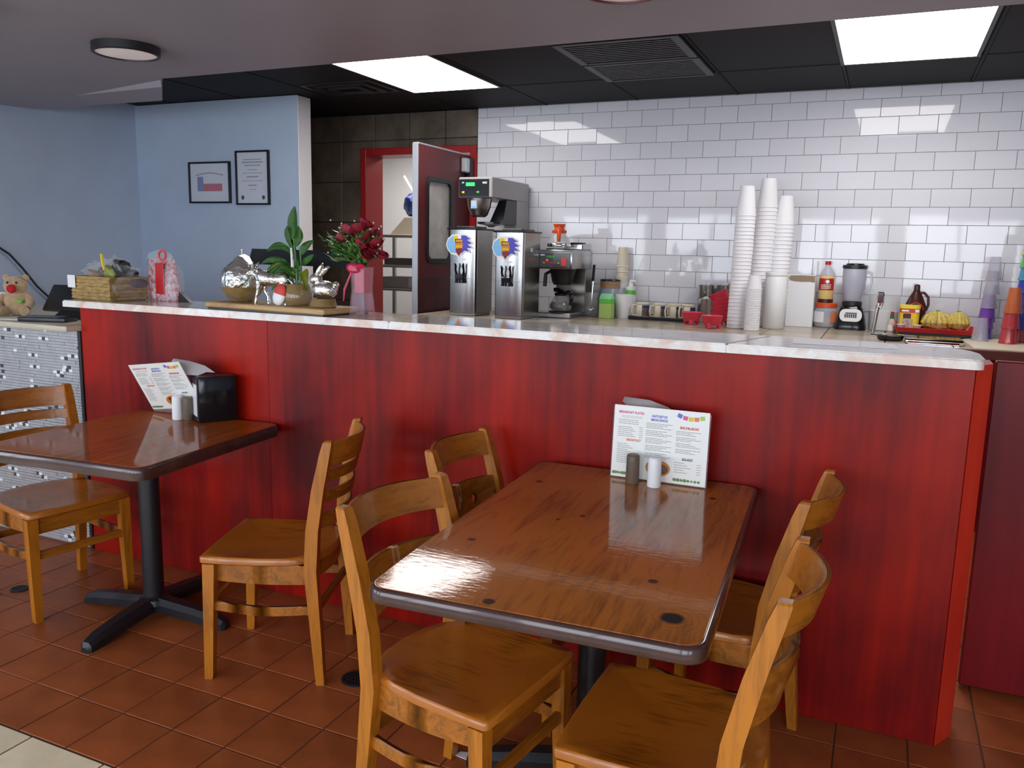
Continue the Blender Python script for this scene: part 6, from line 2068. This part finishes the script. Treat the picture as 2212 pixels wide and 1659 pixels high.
t = thing('chocolate_syrup', 'dark brown syrup jug with a loop handle behind the yellow tub', 'bottle', (0.190, 5.795, CZ + 0.0275))
bm = nb(); lathe(bm, [(0.055, 0.0), (0.060, 0.006), (0.063, 0.10), (0.060, 0.145), (0.040, 0.195), (0.024, 0.225), (0.018, 0.238)], 24, sy=0.6); obj('body', bm, 'syrup', t, 60)
bm = nb(); lathe(bm, [(0.019, 0.2385), (0.017, 0.268), (0.012, 0.274), (0.0, 0.275)], 16); obj('cap', bm, 'syrup', t)
bm = nb(); tube(bm, [(0.015, 0, 0.222), (0.045, 0, 0.222), (0.068, 0, 0.195), (0.072, 0, 0.15), (0.060, 0, 0.11)], 0.008, 8); obj('handle', bm, 'syrup', t, 60)
bm = nb(); tube(bm, [(0.045 * cos(a), -0.030 - 0.012 * sin(a), 0.115 + 0.045 * sin(a)) for a in [k * pi / 10 for k in range(11)]], 0.003, 6); obj('red_arc', bm, 'print_red', t)

for k, (x, y, sx_, l) in enumerate(((0.315, 5.72, 0.072, 'knotted clear bag of yellow plantain chips next to the cocoa tub'), (0.430, 5.74, 0.050, 'knotted clear bag of yellow plantain chips at the right end of the red tray'))):
    t = thing('chip_bag', l, 'snack bag', (x, y, CZ + 0.0275), 0, 'knotted bags of plantain chips')
    bm = nb(); rg = random.Random(30 + k)
    for q in range(6):
        u_ = -1 + q * 0.4 + rg.uniform(-0.05, 0.05)
        f_ = -0.018 - 0.026 * (1 - abs(u_))
        x_ = sx_ * u_
        tube(bm, [(x_ * 1.02, f_, 0.022), (x_ * 1.08, f_ - 0.006, 0.045), (x_ * 0.80, f_ * 0.7, 0.085), (x_ * 0.30, f_ * 0.3, 0.114)], [0.008, 0.0165, 0.0155, 0.006], 8)
    o = obj('chips', bm, 'banana', t); o['kind'] = 'stuff'
    bm = nb(); blob(bm, (0, 0.012, 0.058), (sx_ * 0.66, 0.030, 0.036), 3, 0.1); obj('chip_heap', bm, 'banana', t, 60)
    bm = nb(); blob(bm, (0.006, -0.018, 0.020), (sx_ * 1.0, 0.045, 0.019), 3, 0.35); obj('browned_chips', bm, 'banana_brown', t, 60)
    bm = nb(); bag_mesh(bm, (0, -0.008, 0.058), (sx_ * 1.25, 0.060, 0.064), 11 + k, 0.16); obj('bag', bm, 'bag', t, 20)
    bm = nb(); bag_mesh(bm, (0.004, 0, 0.146), (0.026, 0.018, 0.018), 15 + k, 0.4, 2); tube(bm, [(0, 0, 0.105), (0.003, 0, 0.135)], [0.018, 0.009], 8); obj('knot', bm, 'bag', t, 20)
    bm = nb()
    for q in range(7):
        a = q * 0.9
        tube(bm, [(0.016 * cos(a), 0.016 * sin(a) - 0.004, 0.104), (0.007 * cos(a), 0.007 * sin(a), 0.122)], [0.005, 0.003], 5)
    o = obj('green_tips', bm, 'leaf', t); o['kind'] = 'stuff'

t = thing('black_pan', 'small black round pan with a steel lid at the counter edge', 'pan', (0.055, 5.13, CZ))
bm = nb(); lathe(bm, [(0.052, 0.0), (0.066, 0.006), (0.074, 0.030), (0.070, 0.030)], 28); obj('pan', bm, 'black_plastic', t, 50)
bm = nb(); prism(bm, [(-0.015, -0.045), (0.12, -0.03), (0.125, -0.018), (0.05, 0.03), (-0.03, 0.035), (-0.06, 0.0)], 0.0305, 0.035); obj('steel_cover', bm, 'chrome', t)
bm = nb(); tube(bm, [(-0.066, -0.02, 0.026), (-0.090, -0.03, 0.030), (-0.105, -0.034, 0.030)], [0.008, 0.007, 0.010], 8); obj('knob', bm, 'chrome', t)

t = thing('kitchen_scale', 'low steel platform scale at the counter edge before the red tray', 'scale', (0.275, 5.09, CZ))
bm = nb(); box(bm, -0.145, 0.145, -0.095, 0.12, 0.0, 0.018, 0.004); obj('base', bm, 'steel_dark', t)
bm = nb(); box(bm, -0.140, 0.140, -0.085, 0.115, 0.0185, 0.030, 0.004); obj('platform', bm, 'black_gloss', t)
bm = nb(); box(bm, -0.130, 0.120, -0.0965, -0.0945, 0.002, 0.016); obj('front_strip', bm, 'chrome', t)

bm = nb(); prism(bm, [(0.46, 4.94), (0.80, 4.94), (0.98, 5.10), (0.98, 5.62), (0.52, 5.60), (0.44, 5.45)], CZ, CZ + 0.003)
tag(obj('white_towel', bm, 'cream'), 'pale cloth under the stacked coloured tumblers', 'cloth')


def tumblers(x, y, cols, r0, r1, h_, pitch, grp, lab_, lean=0.0):
    z = CZ + 0.0035
    for k, c in enumerate(cols):
        t = thing('tumbler', lab_(k, c), 'tumbler', (x + lean * k, y, z), 0, grp)
        bm = nb(); olathe(bm, [(r1, 0.0), (r0, h_), (r0 - 0.003, h_), (r1 - 0.003, 0.0), (r1, 0.0)], 22)
        lathe(bm, [(r0 - 0.0035, h_ - 0.006), (r0 - 0.0035, h_ - 0.003), (0, h_ - 0.003)], 22)
        obj('cup_wall', bm, 'cup_' + c, t, 50)
        bm = nb(); olathe(bm, [(r1 + 0.0002, 0.001), (r1 + 0.0022, 0.0045), (r1 + 0.0002, 0.008), (r1 - 0.001, 0.0045), (r1 + 0.0002, 0.001)], 22)
        obj('lip', bm, 'cup_' + c, t, 60)
        z += pitch


ORD = ['lowest', 'second', 'third', 'fourth', 'fifth', 'sixth', 'seventh', 'eighth']


def nm(where):
    return lambda k, c: '%s tumbler, %s in the upside down stack %s' % ({'clear': 'smoky clear'}.get(c, c), ORD[k], where)


tumblers(0.585, 5.78, ['clear', 'purple', 'clear', 'clear', 'clear'], 0.030, 0.045, 0.14, 0.085, 'tall clear tumbler stack', nm('nearest the tiles'), 0.004)
tumblers(0.560, 5.57, ['indigo', 'purple', 'purple', 'clear'], 0.030, 0.044, 0.14, 0.060, 'short clear and purple tumbler stack', nm('beside the red tray'), 0.003)
tumblers(0.525, 5.40, ['clear'], 0.032, 0.046, 0.13, 0.06, 'single clear tumbler', lambda k, c: 'single smoky clear tumbler standing upside down by the scale')
tumblers(0.655, 5.32, ['red', 'red', 'orange'], 0.030, 0.045, 0.14, 0.085, 'short red and amber tumbler stack', nm('in front of the green topped stack'), 0.004)
tumblers(0.722, 5.46, ['red', 'blue', 'blue', 'indigo', 'blue', 'teal', 'green', 'lime'], 0.030, 0.046, 0.14, 0.070, 'tall coloured tumbler stack', nm('topped with lime green'), 0.002)
tumblers(0.775, 5.24, ['orange', 'orange'], 0.032, 0.047, 0.14, 0.055, 'short amber tumbler pair', nm('at the right frame edge'), 0.003)
